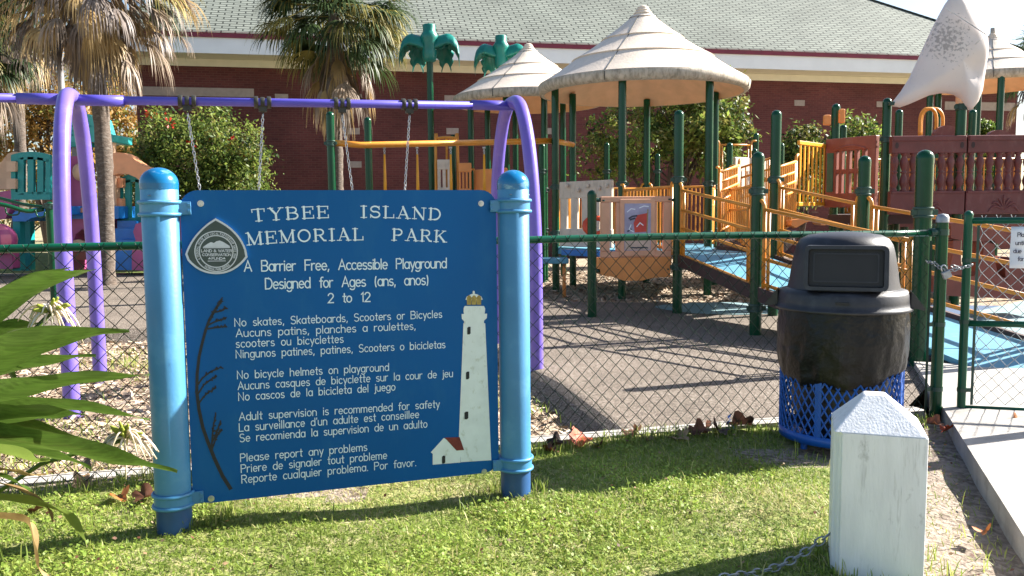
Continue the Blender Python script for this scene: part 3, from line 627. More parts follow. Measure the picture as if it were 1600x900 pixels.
# ------------------------------------------------------------------ the blue park sign
LB, RB = P(272, 841) + Vector((-.022, .068, 0)), P(806, 777) + Vector((0, .075, 0))
SL = (RB - LB).length; SE = (RB - LB).normalized(); SN = Vector((SE.y, -SE.x, 0)); UP = Vector((0, 0, 1))
sign = thing('park_sign', 'blue playground rules sign held between two pale blue posts on the grass', 'sign', (LB + RB) / 2)
TB = .032; BO = LB + SN * (TB / 2)           # board face origin: s along SE, z up
def SB(x, y):
    d = ray(x, y); t = (BO - CAMPOS).dot(SN) / d.dot(SN); p = CAMPOS + d * t - BO
    return p.dot(SE), p.z
def bp(s_, z_, h=0): return BO + SE * s_ + UP * z_ + SN * h
s0, s1 = SB(289, 500)[0], SB(777, 500)[0]; zt, zb = .5 * (SB(400, 297)[1] + SB(700, 297)[1]), .5 * (SB(330, 781)[1] + SB(740, 745)[1])
rc = .075
outl = arc(s1 - rc, zt - rc, rc, rc, 0, 90, 6) + arc(s0 + rc, zt - rc, rc, rc, 90, 180, 6) + arc(s0 + rc, zb + rc, rc, rc, 180, 270, 6) + arc(s1 - rc, zb + rc, rc, rc, 270, 360, 6)
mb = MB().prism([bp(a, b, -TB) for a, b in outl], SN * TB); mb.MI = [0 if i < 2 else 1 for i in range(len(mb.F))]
board = mb.build('board', [M['board'], M['edgehighlight']], sign, bevel=.003)
for txt, pl, pr, cap, ar in (('TYBEE  ISLAND', (394, 346.5), (690, 344.5), 19.5, .015), ('MEMORIAL  PARK', (386, 383.5), (698, 379), 19.5, .016)):
    a, z0 = SB(*pl); b, z1 = SB(*pr); c = SB(pl[0], pl[1] - cap)[1] - z0
    h_ = Letters(BO, SE, UP, SN); h_.line(txt, a, b, z0, z1, c, 0, SG, ar); h_.mb.build('heading_text', M['signwhite'], board)
for txt, pl, pr, cap in (('A Barrier Free, Accessible Playground', (382, 424), (697, 418.5), 16.5), ('Designed for Ages (ans, anos)', (415, 451.5), (669, 444.5), 16.5), ('2 to 12', (513, 473), (578, 471), 14.5)):
    a, z0 = SB(*pl); b, z1 = SB(*pr); c = SB(pl[0], pl[1] - cap)[1] - z0
    m_ = Letters(BO, SE, UP, SN); m_.line(txt, a, b, z0, z1, c, .0054, sp=.85); m_.mb.build('rules_text', M['signwhite'], board)
rules = [('No skates, Skateboards, Scooters or Bicycles', (367, 510), (690, 496)), ('Aucuns patins, planches a roulettes,', (369, 526.5), (649, 514.5)), ('scooters ou bicyclettes', (369, 543), (536, 535)), ('Ningunos patines, patines, Scooters o bicicletas', (369, 559.5), (695, 543.5)),
 ('No bicycle helmets on playground', (371, 592), (607, 579)), ('Aucuns casques de bicyclette sur la cour de jeu', (372, 609), (707, 588.7)), ('No cascos de la bicicleta del juego', (373, 626), (617, 609.5)),
 ('Adult supervision is recommended for safety', (374, 657), (686, 636.5)), ("La surveillance d'un adulte est conseillee", (374, 674), (654, 652.5)), ('Se recomienda la supervision de un adulto', (375, 690.5), (667, 667.5)),
 ('Please report any problems', (376, 721.5), (573, 703.8)), ('Priere de signaler tout probleme', (377, 738.5), (604, 716.5)), ('Reporte cualquier problema. Por favor.', (378, 755), (650, 727.8))]
for txt, pl, pr in rules:
    a, z0 = SB(*pl); b, z1 = SB(*pr); c = SB(pl[0], pl[1] - 12.3)[1] - z0
    m_ = Letters(BO, SE, UP, SN); m_.line(txt, a, b, z0, z1, c, .0038, track=.06, sp=.62); m_.mb.build('rules_text', M['signwhite'], board)
# lighthouse picture
lh = Letters(BO, SE, UP, SN, .0012)
def pp(pts): return [SB(*q) for q in pts]
lh.poly(pp([(717, 681), (724, 505), (758, 505), (767.5, 719), (720, 722)]), .0012)
lh.poly(pp([(676, 726), (676, 709), (673, 706.5), (693.5, 684), (719, 703), (719.5, 722.5)]), .0014)
lh.poly(pp([(721, 490.5), (761, 490), (760.5, 497), (756, 501), (756, 506), (725, 506), (725, 502), (721.5, 498)]), .0016)
lh.poly(pp([(726, 478)] + [(726 - 2 * math.sin(t), 478 + 6.5 * (1 - math.cos(t))) for t in (1, 2)] + [(725, 491), (757, 491), (758, 482), (756, 478)]), .0018)
lh.poly(pp([(727, 468), (729, 463.5), (735, 460), (738.5, 459), (738.3, 455.5), (740, 454), (741.7, 455.5), (741.5, 459), (746, 460), (752, 463.5), (754, 468), (750, 469), (731, 469)]), .0020)
lhm = lh.mb.build('lighthouse_picture', M['signwhite2'], board)
g_ = Letters(BO, SE, UP, SN, .0021)
for k in range(3):
    x0 = 729.5 + k * 7.6; g_.poly(pp([(x0, 476), (x0 - .4, 465), (x0 + 2, 461.5), (x0 + 5, 461.5), (x0 + 7.2, 465), (x0 + 6.8, 476)]), .0024)
g_.mb.build('lantern', M['signgold'], lhm)
g_ = Letters(BO, SE, UP, SN, .0022); g_.poly(pp([(694.5, 683.5), (718, 682.8), (725, 703), (713, 703.8)]), .0024); g_.mb.build('roof', M['signred'], lhm)
for (cx, cy, hw, hh) in ((732.5, 516.5, 2.6, 6), (730.5, 586.5, 2.6, 6), (728.5, 649, 3, 6), (693, 718, 2.6, 6.2)):
    g_ = Letters(BO, SE, UP, SN)
    g_.poly(pp([(cx - hw, cy + hh), (cx - hw, cy - hh * .7), (cx - hw * .3, cy - hh), (cx + hw, cy - hh), (cx + hw, cy + hh * .7), (cx + hw * .3, cy + hh)]), .0026)
    g_.mb.build('window' if cy < 700 else 'door', M['signblack'], lhm)
# sea oats drawn in black
so_ = Letters(BO, SE, UP, SN)
def thick(pts, w0, w1):
    q = pp(pts)
    for i in range(len(q) - 1): so_.stroke([q[i], q[i + 1]], w0 + (w1 - w0) * i / (len(q) - 1))
thick([(360, 763), (348, 744), (335, 716), (324, 688), (317, 668), (311, 640), (307.5, 612), (308, 585), (311, 558), (315, 540), (321, 517), (327, 500), (334, 487), (340, 478), (346, 468)], .016, .009)
for br in ([(308, 603), (316, 591), (330, 580), (345, 574)], [(309, 616), (318, 602), (328, 594), (338, 588)], [(309.5, 632), (318, 620), (327, 612), (337, 606)], [(325, 508), (335, 503), (345, 500), (352, 497)], [(323, 514), (334, 512), (344, 511), (353, 509.5)], [(333, 488), (340, 487), (347, 485), (352, 482)], [(332, 711), (331, 690), (333, 668), (337, 648)], [(332, 700), (338, 683), (345, 672)], [(331, 692), (338, 677), (344, 660)]):
    thick(br, .007, .005)
    rr = random.Random(int(br[0][1]))
    for i in range(14):
        f = .35 + .65 * i / 13; k = f * (len(br) - 1); j = min(int(k), len(br) - 2); t = k - j
        x_, y_ = br[j][0] + (br[j + 1][0] - br[j][0]) * t, br[j][1] + (br[j + 1][1] - br[j][1]) * t
        so_.stroke(pp([(x_, y_), (x_ + rr.uniform(-1, 3.5), y_ + rr.uniform(-4, 1.5))]), .006)
rr = random.Random(3)
for i in range(26):
    t = i / 25; x_, y_ = 327 + 19 * t + rr.uniform(-1, 1), 502 - 34 * t
    so_.stroke(pp([(x_, y_), (x_ + rr.uniform(-2, 4), y_ - rr.uniform(1, 5))]), .005)
so_.mb.build('sea_oats_picture', M['signblack'], board)
# bolts
for (x_, y_) in ((313.5, 318), (751.5, 318), (330, 779), (756.5, 737)):
    a, b = SB(x_, y_); mb = MB()
    q = [bp(a + .014 * math.cos(t), b + .014 * math.sin(t), -.001) for t in [2 * PI * k / 14 for k in range(14)]]
    mb.prism(q, SN * .004); q = [bp(a + .008 * math.cos(t), b + .008 * math.sin(t), .002) for t in [2 * PI * k / 6 for k in range(6)]]; mb.prism(q, SN * .007)
    mb.build('bolt', M['steel'], board)
# emblem plate
def EB(x, y): return SB(280 + x / 9, 335 + y / 9)
def bez(p0, p1, p2, n=10): return [((1 - t) ** 2 * p0[0] + 2 * t * (1 - t) * p1[0] + t * t * p2[0], (1 - t) ** 2 * p0[1] + 2 * t * (1 - t) * p1[1] + t * t * p2[1]) for t in [i / n for i in range(n)]]
def shield(k):
    c = (522, 480); pts = [(510, 55)] + bez((540, 70), (880, 240), (962, 560)) + bez((962, 600), (780, 840), (520, 838)) + bez((520, 838), (250, 835), (85, 600)) + bez((85, 560), (180, 270), (480, 70))
    return [EB(c[0] + (x - c[0]) * k, c[1] + (y - c[1]) * k) for x, y in pts]
emb = MB().prism([bp(a, b, .0006) for a, b in shield(1)][::-1], SN * .008).build('emblem_plate', M['embpale'], board, bevel=.001)
e_ = Letters(BO, SE, UP, SN, .0092); e_.poly(shield(.925)[::-1], .0092); e_.mb.build('emblem_field', M['embdark'], emb)
e_ = Letters(BO, SE, UP, SN, .0098)
cx, cz = EB(522, 520); rad = .5 * (EB(826, 520)[0] - EB(218, 520)[0]); px_ = rad / 304
for rr_ in (298, 236): e_.stroke([(cx + rr_ * px_ * math.cos(2 * PI * k / 40), cz + rr_ * px_ * math.sin(2 * PI * k / 40)) for k in range(41)], 15 * px_)
e_.poly([EB(*q) for q in ((335, 458), (400, 412), (448, 388), (490, 402), (520, 378), (572, 366), (630, 392), (712, 444), (712, 458))][::-1])
e_.stroke([EB(340, 468), EB(712, 466)], 14 * px_); e_.stroke([EB(405, 655), EB(652, 652)], 10 * px_)
for txt, x0, x1, y_, cp in (('LAND & WATER', 312, 742, 528, 36), ('CONSERVATION', 328, 728, 582, 34), ('FUND', 460, 606, 634, 32)):
    a, z0 = EB(x0, y_); b, z1 = EB(x1, y_); e_.line(txt, a, b, z0, z1, cp * px_, 8.5 * px_)
for x0 in (428, 632): e_.poly([EB(x0 - 22, 628), EB(x0 + 22, 628), EB(x0, 598)])
e_.ring('A FEDERAL, STATE AND LOCAL PARTNERSHIP SINCE 1965', cx, cz, 252 * px_, 205, -25, 28 * px_, 6 * px_)
e_.ring('NATIONAL PARK SERVICE', cx, cz, 280 * px_, 232, 312, 28 * px_, 6 * px_, True)
e_.mb.build('emblem_lettering', M['embpale'], emb)
# posts, caps, clamps
PR = .0765
for base in (LB, RB):
    mb = MB(); mb.lathe([(PR, .30), (PR, 1.50)], base, 32)
    zcl = SB(400, 785)[1] if base is LB else .135
    mb = MB(); mb.lathe([(PR, .15), (PR, 1.505), (PR - .004, 1.51)], base, 36)
    post = mb.build('post', M['postblue'], sign)
    MB().lathe([(PR - .002, -.1), (PR - .002, .155)], base, 36).build('worn_post_foot', M['lowblue'], post)
    mb = MB(); mb.lathe([(PR + .001, 1.505), (PR + .002, 1.53)], base, 36); mb.dome(base + Vector((0, 0, 1.53)), PR + .002, .068, 36, 9)
    mb.build('cap', M['capblue'], post)
    for k in range(3):
        a = -PI / 2 - .15 + k * 2.1; q = base + Vector((math.cos(a), math.sin(a), 0)) * (PR + .001) + Vector((0, 0, 1.478))
        MB().lathe([(.0005, .004), (.006, .003), (.008, 0)], q, 8).build('rivet', M['steel'], post)
    for zc in (1.425, .155):
        mb = MB()
        for dz in (-.026, .026): mb.tube([base + Vector(((PR + .006) * math.cos(t), (PR + .006) * math.sin(t), zc + dz)) for t in [2 * PI * k / 32 for k in range(32)]], .009, 8, closed=True)
        mb.lathe([(PR + .005, zc - .026), (PR + .005, zc + .026)], base, 32)
        sg = 1 if base is LB else -1
        a = base + SE * sg * (PR - .004); b = base + SE * sg * (PR + .045)
        for off in (.024, -.024):
            mb.box((a + b) / 2 + SN * off + Vector((0, 0, zc)), (.055, .008, .055), rz=math.atan2(SE.y, SE.x))
        for dz in (-.014, .014): mb.box((a + b) / 2 + SN * .031 + SE * sg * .02 + Vector((0, 0, zc + dz)), (.014, .008, .014), rz=math.atan2(SE.y, SE.x))
        mb.build('clamp', M['postblue'], post, bevel=.002)

# ------------------------------------------------------------------ chain-link fence
FH = 1.235
def fpt(s, z): return F0 + FU * s + UP * z
FL = (F1 - F0).length
def chainlink(mb, o, ex, L, z0, z1, r=.0027, dw=.086, knuckle=.03):
    n = int(L / dw * 2); hx = dw / 2; rows = int((z1 - z0) / hx / 1.0)
    nrm = Vector((ex.y, -ex.x, 0)); rnd = random.Random(2)
    for i in range(n + 1):
        pts = []; x = i * hx
        for k in range(rows + 1):
            zz = z0 + (z1 - z0) * k / rows
            xx = x + (hx / 2 if (k % 2 == 0) == (i % 2 == 0) else -hx / 2) * .96
            pts.append(o + ex * min(max(xx, 0), L) + UP * (zz + rnd.uniform(-.003, .003)) + nrm * (.0022 if k % 2 else -.0022))
        d = ex * (.014 if (rows % 2 == 0) == (i % 2 == 0) else -.014)
        pts.append(pts[-1] + d * -1 + UP * knuckle)
        mb.tube(pts, r, 4, caps=False)
fence = thing('chain_link_fence', 'low green chain-link fence with a top rail behind the blue sign', 'fence', F0)
mb = MB(); mb.tube([fpt(s_, FH + .004 * math.sin(s_ * 2.1)) for s_ in np.linspace(-4, FL - .075, 30)], .0215, 14); mb.build('top_rail', M['greenrail'], fence)
mb = MB(); chainlink(mb, F0 - FU * 2.6 - FW * .026, FU, FL + 2.6 - .13, .03, FH - .004, knuckle=.026); mb.build('wire_mesh', M['wire'], fence)
def gpost(mb, base, h, r, dome=True, n=18):
    base = Vector(base); mb.lathe([(r, -.15), (r, h - r * .9)], base, n)
    mb.dome(base + UP * (h - r * .9), r * 1.04, r * .9, n, 5)
for s_ in (-2.9, .98, 2.62):
    mb = MB(); gpost(mb, fpt(s_, 0) + FW * .045, FH + .01, .026, n=14); mb.build('line_post', M['green'], fence)
mb = MB(); b = Vector((F1.x, F1.y, 0)); mb.lathe([(.038, -.1), (.038, 1.33)], b, 20)
tp = mb.build('terminal_post', M['green'], fence)
MB().lathe([(.041, 1.30), (.041, 1.335), (.030, 1.352), (.001, 1.358)], b, 20).build('post_cap', M['dullsteel'], tp)
mb = MB()
for zc in (.18, .62, 1.0): mb.lathe([(.042, zc - .014), (.042, zc + .014)], b, 18); mb.box(b - FU * .055 + UP * zc, (.05, .012, .026), rz=math.atan2(FU.y, FU.x))
mb.lathe([(.043, FH - .02), (.043, FH + .02)], b, 18); mb.tube([b - FU * .03 + UP * FH, b - FU * .10 + UP * FH], .027, 12)
mb.build('tension_band', M['darkcollar'], tp)
mb = MB(); mb.box(b - FU * .082 + UP * (.6), (.016, .006, 1.16), rz=math.atan2(FU.y, FU.x)); mb.build('tension_bar', M['wire'], fence)
mb = MB(); mb.tube([fpt(s_, .06 + .006 * math.sin(s_ * 5)) for s_ in np.linspace(-2.5, FL - .1, 60)], .0018, 4); mb.build('bottom_wire', M['wire'], fence)

# ------------------------------------------------------------------ gate
GA = Q(1507, 500, 5.58); GA.z = 0; GU = Vector((math.cos(R(-15)), math.sin(R(-15)), 0)); GN = Vector((GU.y, -GU.x, 0)); GL = 1.15
gate = thing('gate', 'green chain-link gate standing chained at the end of the fence', 'gate', GA)
def gp(s_, z): return GA + GU * s_ + UP * z
zb_, zt_ = .035, 1.31
mb = MB(); mb.lathe([(.027, zb_), (.027, 1.345)], gp(0, 0), 16); mb.dome(gp(0, 1.345), .030, .032, 16, 5)
mb.tube([gp(0, zt_), gp(GL, zt_)], .021, 12); mb.tube([gp(0, zb_ + .02), gp(GL, zb_ + .02)], .021, 12); mb.tube([gp(0, .63), gp(GL, .63)], .021, 12); mb.tube([gp(GL, zb_), gp(GL, 1.345)], .027, 12)
mb.build('gate_frame', M['greenrail'], gate)
mb = MB(); chainlink(mb, gp(.07, 0), GU, GL - .14, .09, zt_ + .006, r=.0030); mb.build('wire_mesh', M['dullsteel'], gate)
mb = MB(); mb.box(gp(.062, .68), (.016, .006, 1.2), rz=R(-15))
for zc in (.18, .64, 1.05): mb.lathe([(.031, zc - .013), (.031, zc + .013)], gp(0, 0), 16); mb.box(gp(.045, zc), (.045, .02, .024), rz=R(-15))
mb.build('tension_band', M['darkcollar'], gate)
mb = MB(); mb.lathe([(.038, -.1), (.038, 1.34)], gp(GL + .10, 0), 18); mb.dome(gp(GL + .10, 1.34), .04, .03, 18, 5); mb.build('hinge_post', M['green'], gate)
# chain and padlock
def chain(mb, pts, L, wr, r=.004, flat=.6):
    pts = [Vector(p) for p in pts]; seg = [(b - a).length for a, b in zip(pts[:-1], pts[1:])]; tot = sum(seg); n = max(int(tot / (L * .74)), 2)
    def at(s):
        for a, b, l in zip(pts[:-1], pts[1:], seg):
            if s <= l: return a + (b - a) * (s / l), (b - a).normalized()
            s -= l
        return pts[-1], (pts[-1] - pts[-2]).normalized()
    for i in range(n):
        c, d = at((i + .5) * tot / n)
        x = d.orthogonal().normalized(); y = d.cross(x)
        ax = x if i % 2 else y
        q = []
        for k in range(10):
            t = 2 * PI * k / 10; q.append(c + d * (math.cos(t) * L / 2) + ax * (math.sin(t) * wr * (1.25 if abs(math.cos(t)) < .9 else 1)))
        mb.tube(q, r, 5, closed=True)
bF = b
lock = thing('padlock', 'small steel padlock hanging on the gate chain', 'padlock', P(1477, 428, .95))
lc = Q(1479, 429, 5.49)
mb = MB(); mb.box(lc, (.055, .026, .05), M=Matrix.Rotation(R(-24), 3, 'Y')); mb.build('lock_body', M['dullsteel'], lock, bevel=.006)
mb = MB(); rt = Matrix.Rotation(R(-24), 3, 'Y')
mb.tube([lc + rt @ Vector(v) for v in ((-.018, 0, .02), (-.018, 0, .045), (-.012, 0, .062), (0, 0, .068), (.012, 0, .062), (.018, 0, .045), (.018, 0, .02))], .0045, 8); mb.build('shackle', M['steel'], lock)
mb = MB()
p1, p2, p3, p4 = Q(1459, 411, 5.53), Q(1476, 424, 5.49), Q(1490, 422, 5.49), Q(1519, 414, 5.53)
chain(mb, [p1 + Vector((0, .1, .005)), p1, p2, p3, p4, p4 + Vector((0, .08, 0))], .034, .009, .0032)
chain(mb, [Q(1486, 415, 5.64), Q(1500, 419, 5.64), Q(1515, 413, 5.62)], .034, .009, .0032)
tag(mb.build('gate_chain', M['dullsteel']), 'thin steel chain looped round the gate post and terminal post', 'chain')
# paper notice on the gate
nt_ = MB(); na = .52
def notice_s(px): 
    d = ray(px, 380); t = (GA - CAMPOS).dot(GN) / d.dot(GN); return (CAMPOS + d * t - GA).dot(GU)
sA_ = notice_s(1578); zA_, zB_ = 1.27, 1.00
notice = thing('paper_notice', 'white printed paper notice fixed to the gate mesh', 'notice', gp(sA_, zA_))
mb = MB(); k = 8; vs = []
for j in range(k + 1):
    for i in range(2): vs.append(gp(sA_ + i * .215, zA_ + (zB_ - zA_) * j / k) + GN * (.010 + .006 * math.sin(j * .9)))
mb.add(vs, [(2 * j, 2 * j + 2, 2 * j + 3, 2 * j + 1) for j in range(k)], True)
pn = mb.build('sheet', M['paper'], notice); sd = pn.modifiers.new('t', 'SOLIDIFY'); sd.thickness = .0015
nl = Letters(gp(sA_, 0) + GN * .018, GU, UP, GN, .001)
for txt, x0, z, wd_ in (('Pla', .038, 1.205, .036), ('unti', .028, 1.152, .046), ('due', .018, 1.100, .044), ('for', .045, 1.048, .034)):
    nl.line(txt, x0, x0 + wd_, z, z, .026, .0042)
nl.mb.build('lettering', M['ink'], notice)

# ------------------------------------------------------------------ litter bin
BC = Vector((1.975, 5.02, .035)); BR = .345
binn = thing('litter_bin', 'blue mesh litter bin with a black domed lid beside the fence', 'litter bin', BC)
mb = MB(); zt2 = .66; nd, rw = 46, 15
def bpnt(a, z, r=BR): return BC + Vector((r * math.cos(a), r * math.sin(a), z))
for fam in (1, -1):
    for i in range(nd):
        pts = []
        for k in range(rw + 1):
            aa = 2 * PI * (i + fam * k * .5) / nd; pts.append((aa, .05 + (zt2 - .05) * k / rw))
        for (a0, z0), (a1, z1) in zip(pts[:-1], pts[1:]):
            mb.tube([bpnt(a0, z0), bpnt(a1, z1)], .0056, 4, caps=False, smooth=False)
mb.build('mesh_basket', M['binblue'], binn)
mb = MB()
mb.lathe([(BR - .004, .0), (BR + .006, .0), (BR + .006, .055), (BR - .004, .055)], BC, 48)
for zz in (zt2 - .04,): mb.lathe([(BR - .004, zz), (BR + .006, zz), (BR + .006, zz + .05), (BR - .004, zz + .05)], BC, 48)
va = math.atan2(-BC.y, -BC.x)
for a in (va - .32 - 0.02, va + 1.25, va + 2.8, va - 1.9):
    a0, a1 = a - .055, a + .055
    for aa, bb in ((a0, (a0 + a1) / 2), ((a0 + a1) / 2, a1)):
        mb.add([bpnt(aa, .05, BR + .004), bpnt(bb, .05, BR + .004), bpnt(bb, zt2, BR + .004), bpnt(aa, zt2, BR + .004)], [(0, 1, 2, 3)], True)
mb.lathe([(.001, .012), (BR - .01, .012)], BC, 40)
for a in (.4, 2.0, 3.6, 5.2): mb.lathe([(.02, -.05), (.02, .01)], bpnt(a, 0, BR - .06), 10)
mb.build('basket_frame', M['binblue'], binn)
# liner bag hanging over the rim
mb = MB(); n = 120; rows_ = 22; vs = []
for j in range(rows_ + 1):
    f = j / rows_
    for i in range(n):
        a = 2 * PI * i / n; low = .375 + .045 * math.cos(a - va - .15) * -1 + .055 * max(0, math.sin(a - va)) + .010 * math.sin(5 * a) + .006 * math.sin(11 * a + 1)
        z = .80 + (low - .80) * f
        fold = (.0020 * math.sin(23 * a + 5 * f) + .0016 * math.sin(41 * a + 9 * f) + .0035 * math.sin(13 * a - 6 * f) * math.sin(3 * a)) * (.4 + .8 * f) + .003 * math.sin(16 * f + 5 * a + 2 * math.sin(3 * a)) * f
        r = BR + .012 + .012 * math.sin(PI * min(f * 1.05, 1)) + fold - .020 * max(0, f - .93) / .07
        vs.append(BC + Vector((r * math.cos(a), r * math.sin(a), z)))
fs = [(j * n + i, (j + 1) * n + i, (j + 1) * n + (i + 1) % n, j * n + (i + 1) % n) for j in range(rows_) for i in range(n)]
mb.add(vs, fs, True)
liner = mb.build('bin_liner', M['bag'], None, 'black plastic bag folded down over the rim of the blue bin', 'bin bag')
mb = MB(); mb.lathe([(.10, .03), (BR - .11, .05), (BR - .075, .2), (BR - .05, .6), (BR - .06, .66)], BC, 32); mb.V = [v + Vector((.012 * math.sin(v.z * 40 + v.x * 30), .012 * math.sin(v.z * 33 + v.y * 25), 0)) for v in mb.V]
mb.build('liner_bottom', M['rubbish'], liner)
# lid: skirt + dome
LR = BR + .028
prof = [(LR, .770), (LR + .012, .772), (LR + .014, .785), (LR + .002, .792), (LR - .003, .82), (LR - .008, .865), (LR - .02, .885), (LR - .06, .897)]
mb = MB(); mb.lathe(prof, BC, 56)
dome = [(LR - .055, .89), (LR - .066, .93), (LR - .078, 1.02), (LR - .092, 1.10), (LR - .105, 1.15), (LR - .128, 1.185), (LR - .17, 1.207), (LR - .25, 1.22), (.05, 1.226), (.001, 1.226)]
mb.lathe(dome, BC, 56)
lid = mb.build('lid', M['blacklid'], binn)
fd = Vector((math.cos(va), math.sin(va), 0)); fs_ = Vector((-fd.y, fd.x, 0))
fc = BC + fd * (LR - .066) + fs_ * .012
tilt = Matrix.Rotation(0, 3, 'Z')
def fpn(u_, z_, h_=0): return fc + fs_ * u_ + UP * z_ + fd * (h_ - (z_ - .93) * .16)
def rrect(u0, u1, z0, z1, r, h_): 
    return [fpn(a, b_, h_) for a, b_ in arc(u1 - r, z1 - r, r, r, 0, 90, 4) + arc(u0 + r, z1 - r, r, r, 90, 180, 4) + arc(u0 + r, z0 + r, r, r, 180, 270, 4) + arc(u1 - r, z0 + r, r, r, 270, 360, 4)]
mb = MB(); o_ = rrect(-.222, .222, .905, 1.155, .03, .036); i_ = rrect(-.198, .198, .925, 1.135, .015, .036)
m4 = len(o_); mb.add(o_ + i_, [(k, (k + 1) % m4, m4 + (k + 1) % m4, m4 + k) for k in range(m4)])
mb.add(o_ + [p - fd * .16 for p in o_], [(k, m4 + k, m4 + (k + 1) % m4, (k + 1) % m4) for k in range(m4)]); mb.add(i_ + [p - fd * .05 for p in i_], [(k, (k + 1) % m4, m4 + (k + 1) % m4, m4 + k) for k in range(m4)])
mb.build('flap_surround', M['blacklid'], lid)
mb = MB(); mb.prism(rrect(-.196, .196, .927, 1.133, .012, .0), fd * .014); fl = mb.build('flap', M['flap'], lid, bevel=.003)
mb = MB(); o_ = rrect(-.172, .172, .95, 1.112, .01, .015); i_ = rrect(-.165, .165, .957, 1.105, .008, .015); m4 = len(o_)
mb.add([p + fd * .004 for p in o_ + i_], [(k, (k + 1) % m4, m4 + (k + 1) % m4, m4 + k) for k in range(m4)]); mb.add(o_ + [p + fd * .004 for p in o_], [(k, (k + 1) % m4, m4 + (k + 1) % m4, m4 + k) for k in range(m4)]); mb.build('flap_rib', M['blacklid'], fl)
mb = MB(); mb.box(BC + fd * (LR - .001) + UP * .835, (.008, .075, .016), rz=va); mb.build('maker_plate', M['flap'], lid, bevel=.002)
for sg in (1, -1):
    a = BC + fs_ * sg * (LR - .005)
    mb = MB()
    for off in (.06, -.06):
        mb.prism([a + fd * off + UP * .875, a + fd * off + fs_ * sg * .05 + UP * .82, a + fd * off + fs_ * sg * .075 + UP * .775, a + fd * off + UP * .79], fd * (.012 if off < 0 else -.012))
    mb.prism([a - fd * .06 + fs_ * sg * .0 + UP * .878, a + fd * .06 + UP * .878, a + fd * .06 + fs_ * sg * .078 + UP * .778, a - fd * .06 + fs_ * sg * .078 + UP * .778], UP * .008)
    mb.build('lid_handle', M['blacklid'], lid, bevel=.003)

# ------------------------------------------------------------------ white bollard and its chain
bz = R(-19); bw = .325
bc = Vector((1.425, 3.245, 0)); hw = bw / 2; ch = .028; hB = .552
bol = thing('bollard', 'white painted square wooden bollard with a weathered pyramid top', 'bollard', bc)
rz = Matrix.Rotation(bz, 3, 'Z')
def bl(x_, y_, z_): return bc + rz @ Vector((x_, y_, z_))
oc = [(hw, -hw), (hw, hw), (-hw, hw), (-hw, -hw + ch + .02), (-hw + .012, -hw + ch + .02), (-hw + .012, -hw + ch), (-hw + .02, -hw + .014), (-hw + ch, -hw + .014), (-hw + ch, -hw)]
mb = MB(); mb.prism([bl(x_, y_, -.08) for x_, y_ in oc], UP * (hB + .08)); body = mb.build('shaft', M['bollard'], bol, bevel=.004)
mb = MB(); th = .038
b4 = [bl(-hw - .001, -hw - .001, hB), bl(hw + .001, -hw - .001, hB), bl(hw + .001, hw + .001, hB), bl(-hw - .001, hw + .001, hB)]
t4 = [bl(-hw * .30, -hw * .10, hB + .125), bl(hw * .16, -hw * .10, hB + .125), bl(hw * .16, hw * .3, hB + .125), bl(-hw * .30, hw * .3, hB + .125)]
mb.add(b4 + t4, [(0, 1, 5, 4), (1, 2, 6, 5), (2, 3, 7, 6), (3, 0, 4, 7), (4, 5, 6, 7), (3, 2, 1, 0)])
mb.build('pyramid_cap', M['bollard'], bol, bevel=.006)
mb = MB(); a = bl(-hw, -.05, .115); e1 = P(1140, 900, .03); 
cp_ = [a + (e1 - a) * t + UP * (-.045 * math.sin(PI * t)) for t in np.linspace(0, 1, 14)]; d = (e1 - a); d.z = 0
cp_ += [e1 + d * (.35 * k) + UP * (-.003 * k) for k in (1, 2, 3)]
chain(mb, cp_, .052, .0115, .0036); tag(mb.build('barrier_chain', M['dullsteel']), 'galvanised chain sagging from the white bollard onto the grass', 'chain')

# ------------------------------------------------------------------ crinum lily at the edge of the lawn
lroot = Vector((-2.32, 3.28, 0))
lily = thing('crinum_lily', 'large strap-leaved lily with withered pale flowers beside the blue sign', 'plant', lroot)
def strap(name, pts, wd, m, tw=0.0, curl=.35, seg=26, droop=0):
    """a long leaf: centre line through the points, a keel along it, width tapering to the tip"""
    pts = [Vector(p) for p in pts]
    def cat(t):
        k = t * (len(pts) - 1); i = min(int(k), len(pts) - 2); u = k - i
        p0, p1, p2, p3 = pts[max(i - 1, 0)], pts[i], pts[i + 1], pts[min(i + 2, len(pts) - 1)]
        return .5 * ((2 * p1) + (-p0 + p2) * u + (2 * p0 - 5 * p1 + 4 * p2 - p3) * u * u + (-p0 + 3 * p1 - 3 * p2 + p3) * u ** 3)
    mb = MB(); vs = []; rnd = random.Random(len(name) + int(pts[0].x * 100) + int(pts[-1].z * 1000))
    ph = rnd.uniform(0, 6)
    for i in range(seg + 1):
        t = i / seg; p = cat(t); d = (cat(min(t + .01, 1)) - cat(max(t - .01, 0))).normalized()
        s_ = d.cross(UP); s_ = s_.normalized() if s_.length > 1e-4 else Vector((1, 0, 0)); nn = s_.cross(d)
        a = tw * (1 - .4 * t); s2 = s_ * math.cos(a) + nn * math.sin(a); n2 = nn * math.cos(a) - s_ * math.sin(a)
        wv = wd * min(1, .55 + t * 1.5) * (1 - max(0, (t - .35) / .65) ** 1.9)
        wv = max(wv, .002)
        for q, hgt in ((-1, 1), (-.5, .42), (0, 0), (.5, .42), (1, 1)):
            vs.append(p + s2 * q * wv + n2 * (hgt * curl * wv + .006 * math.sin(t * 17 + ph + q * 2) * abs(q)))
    fs = [(i * 5 + j, i * 5 + j + 1, (i + 1) * 5 + j + 1, (i + 1) * 5 + j) for i in range(seg) for j in range(4)]
    mb.add(vs, fs, True); return mb.build(name, m, lily)
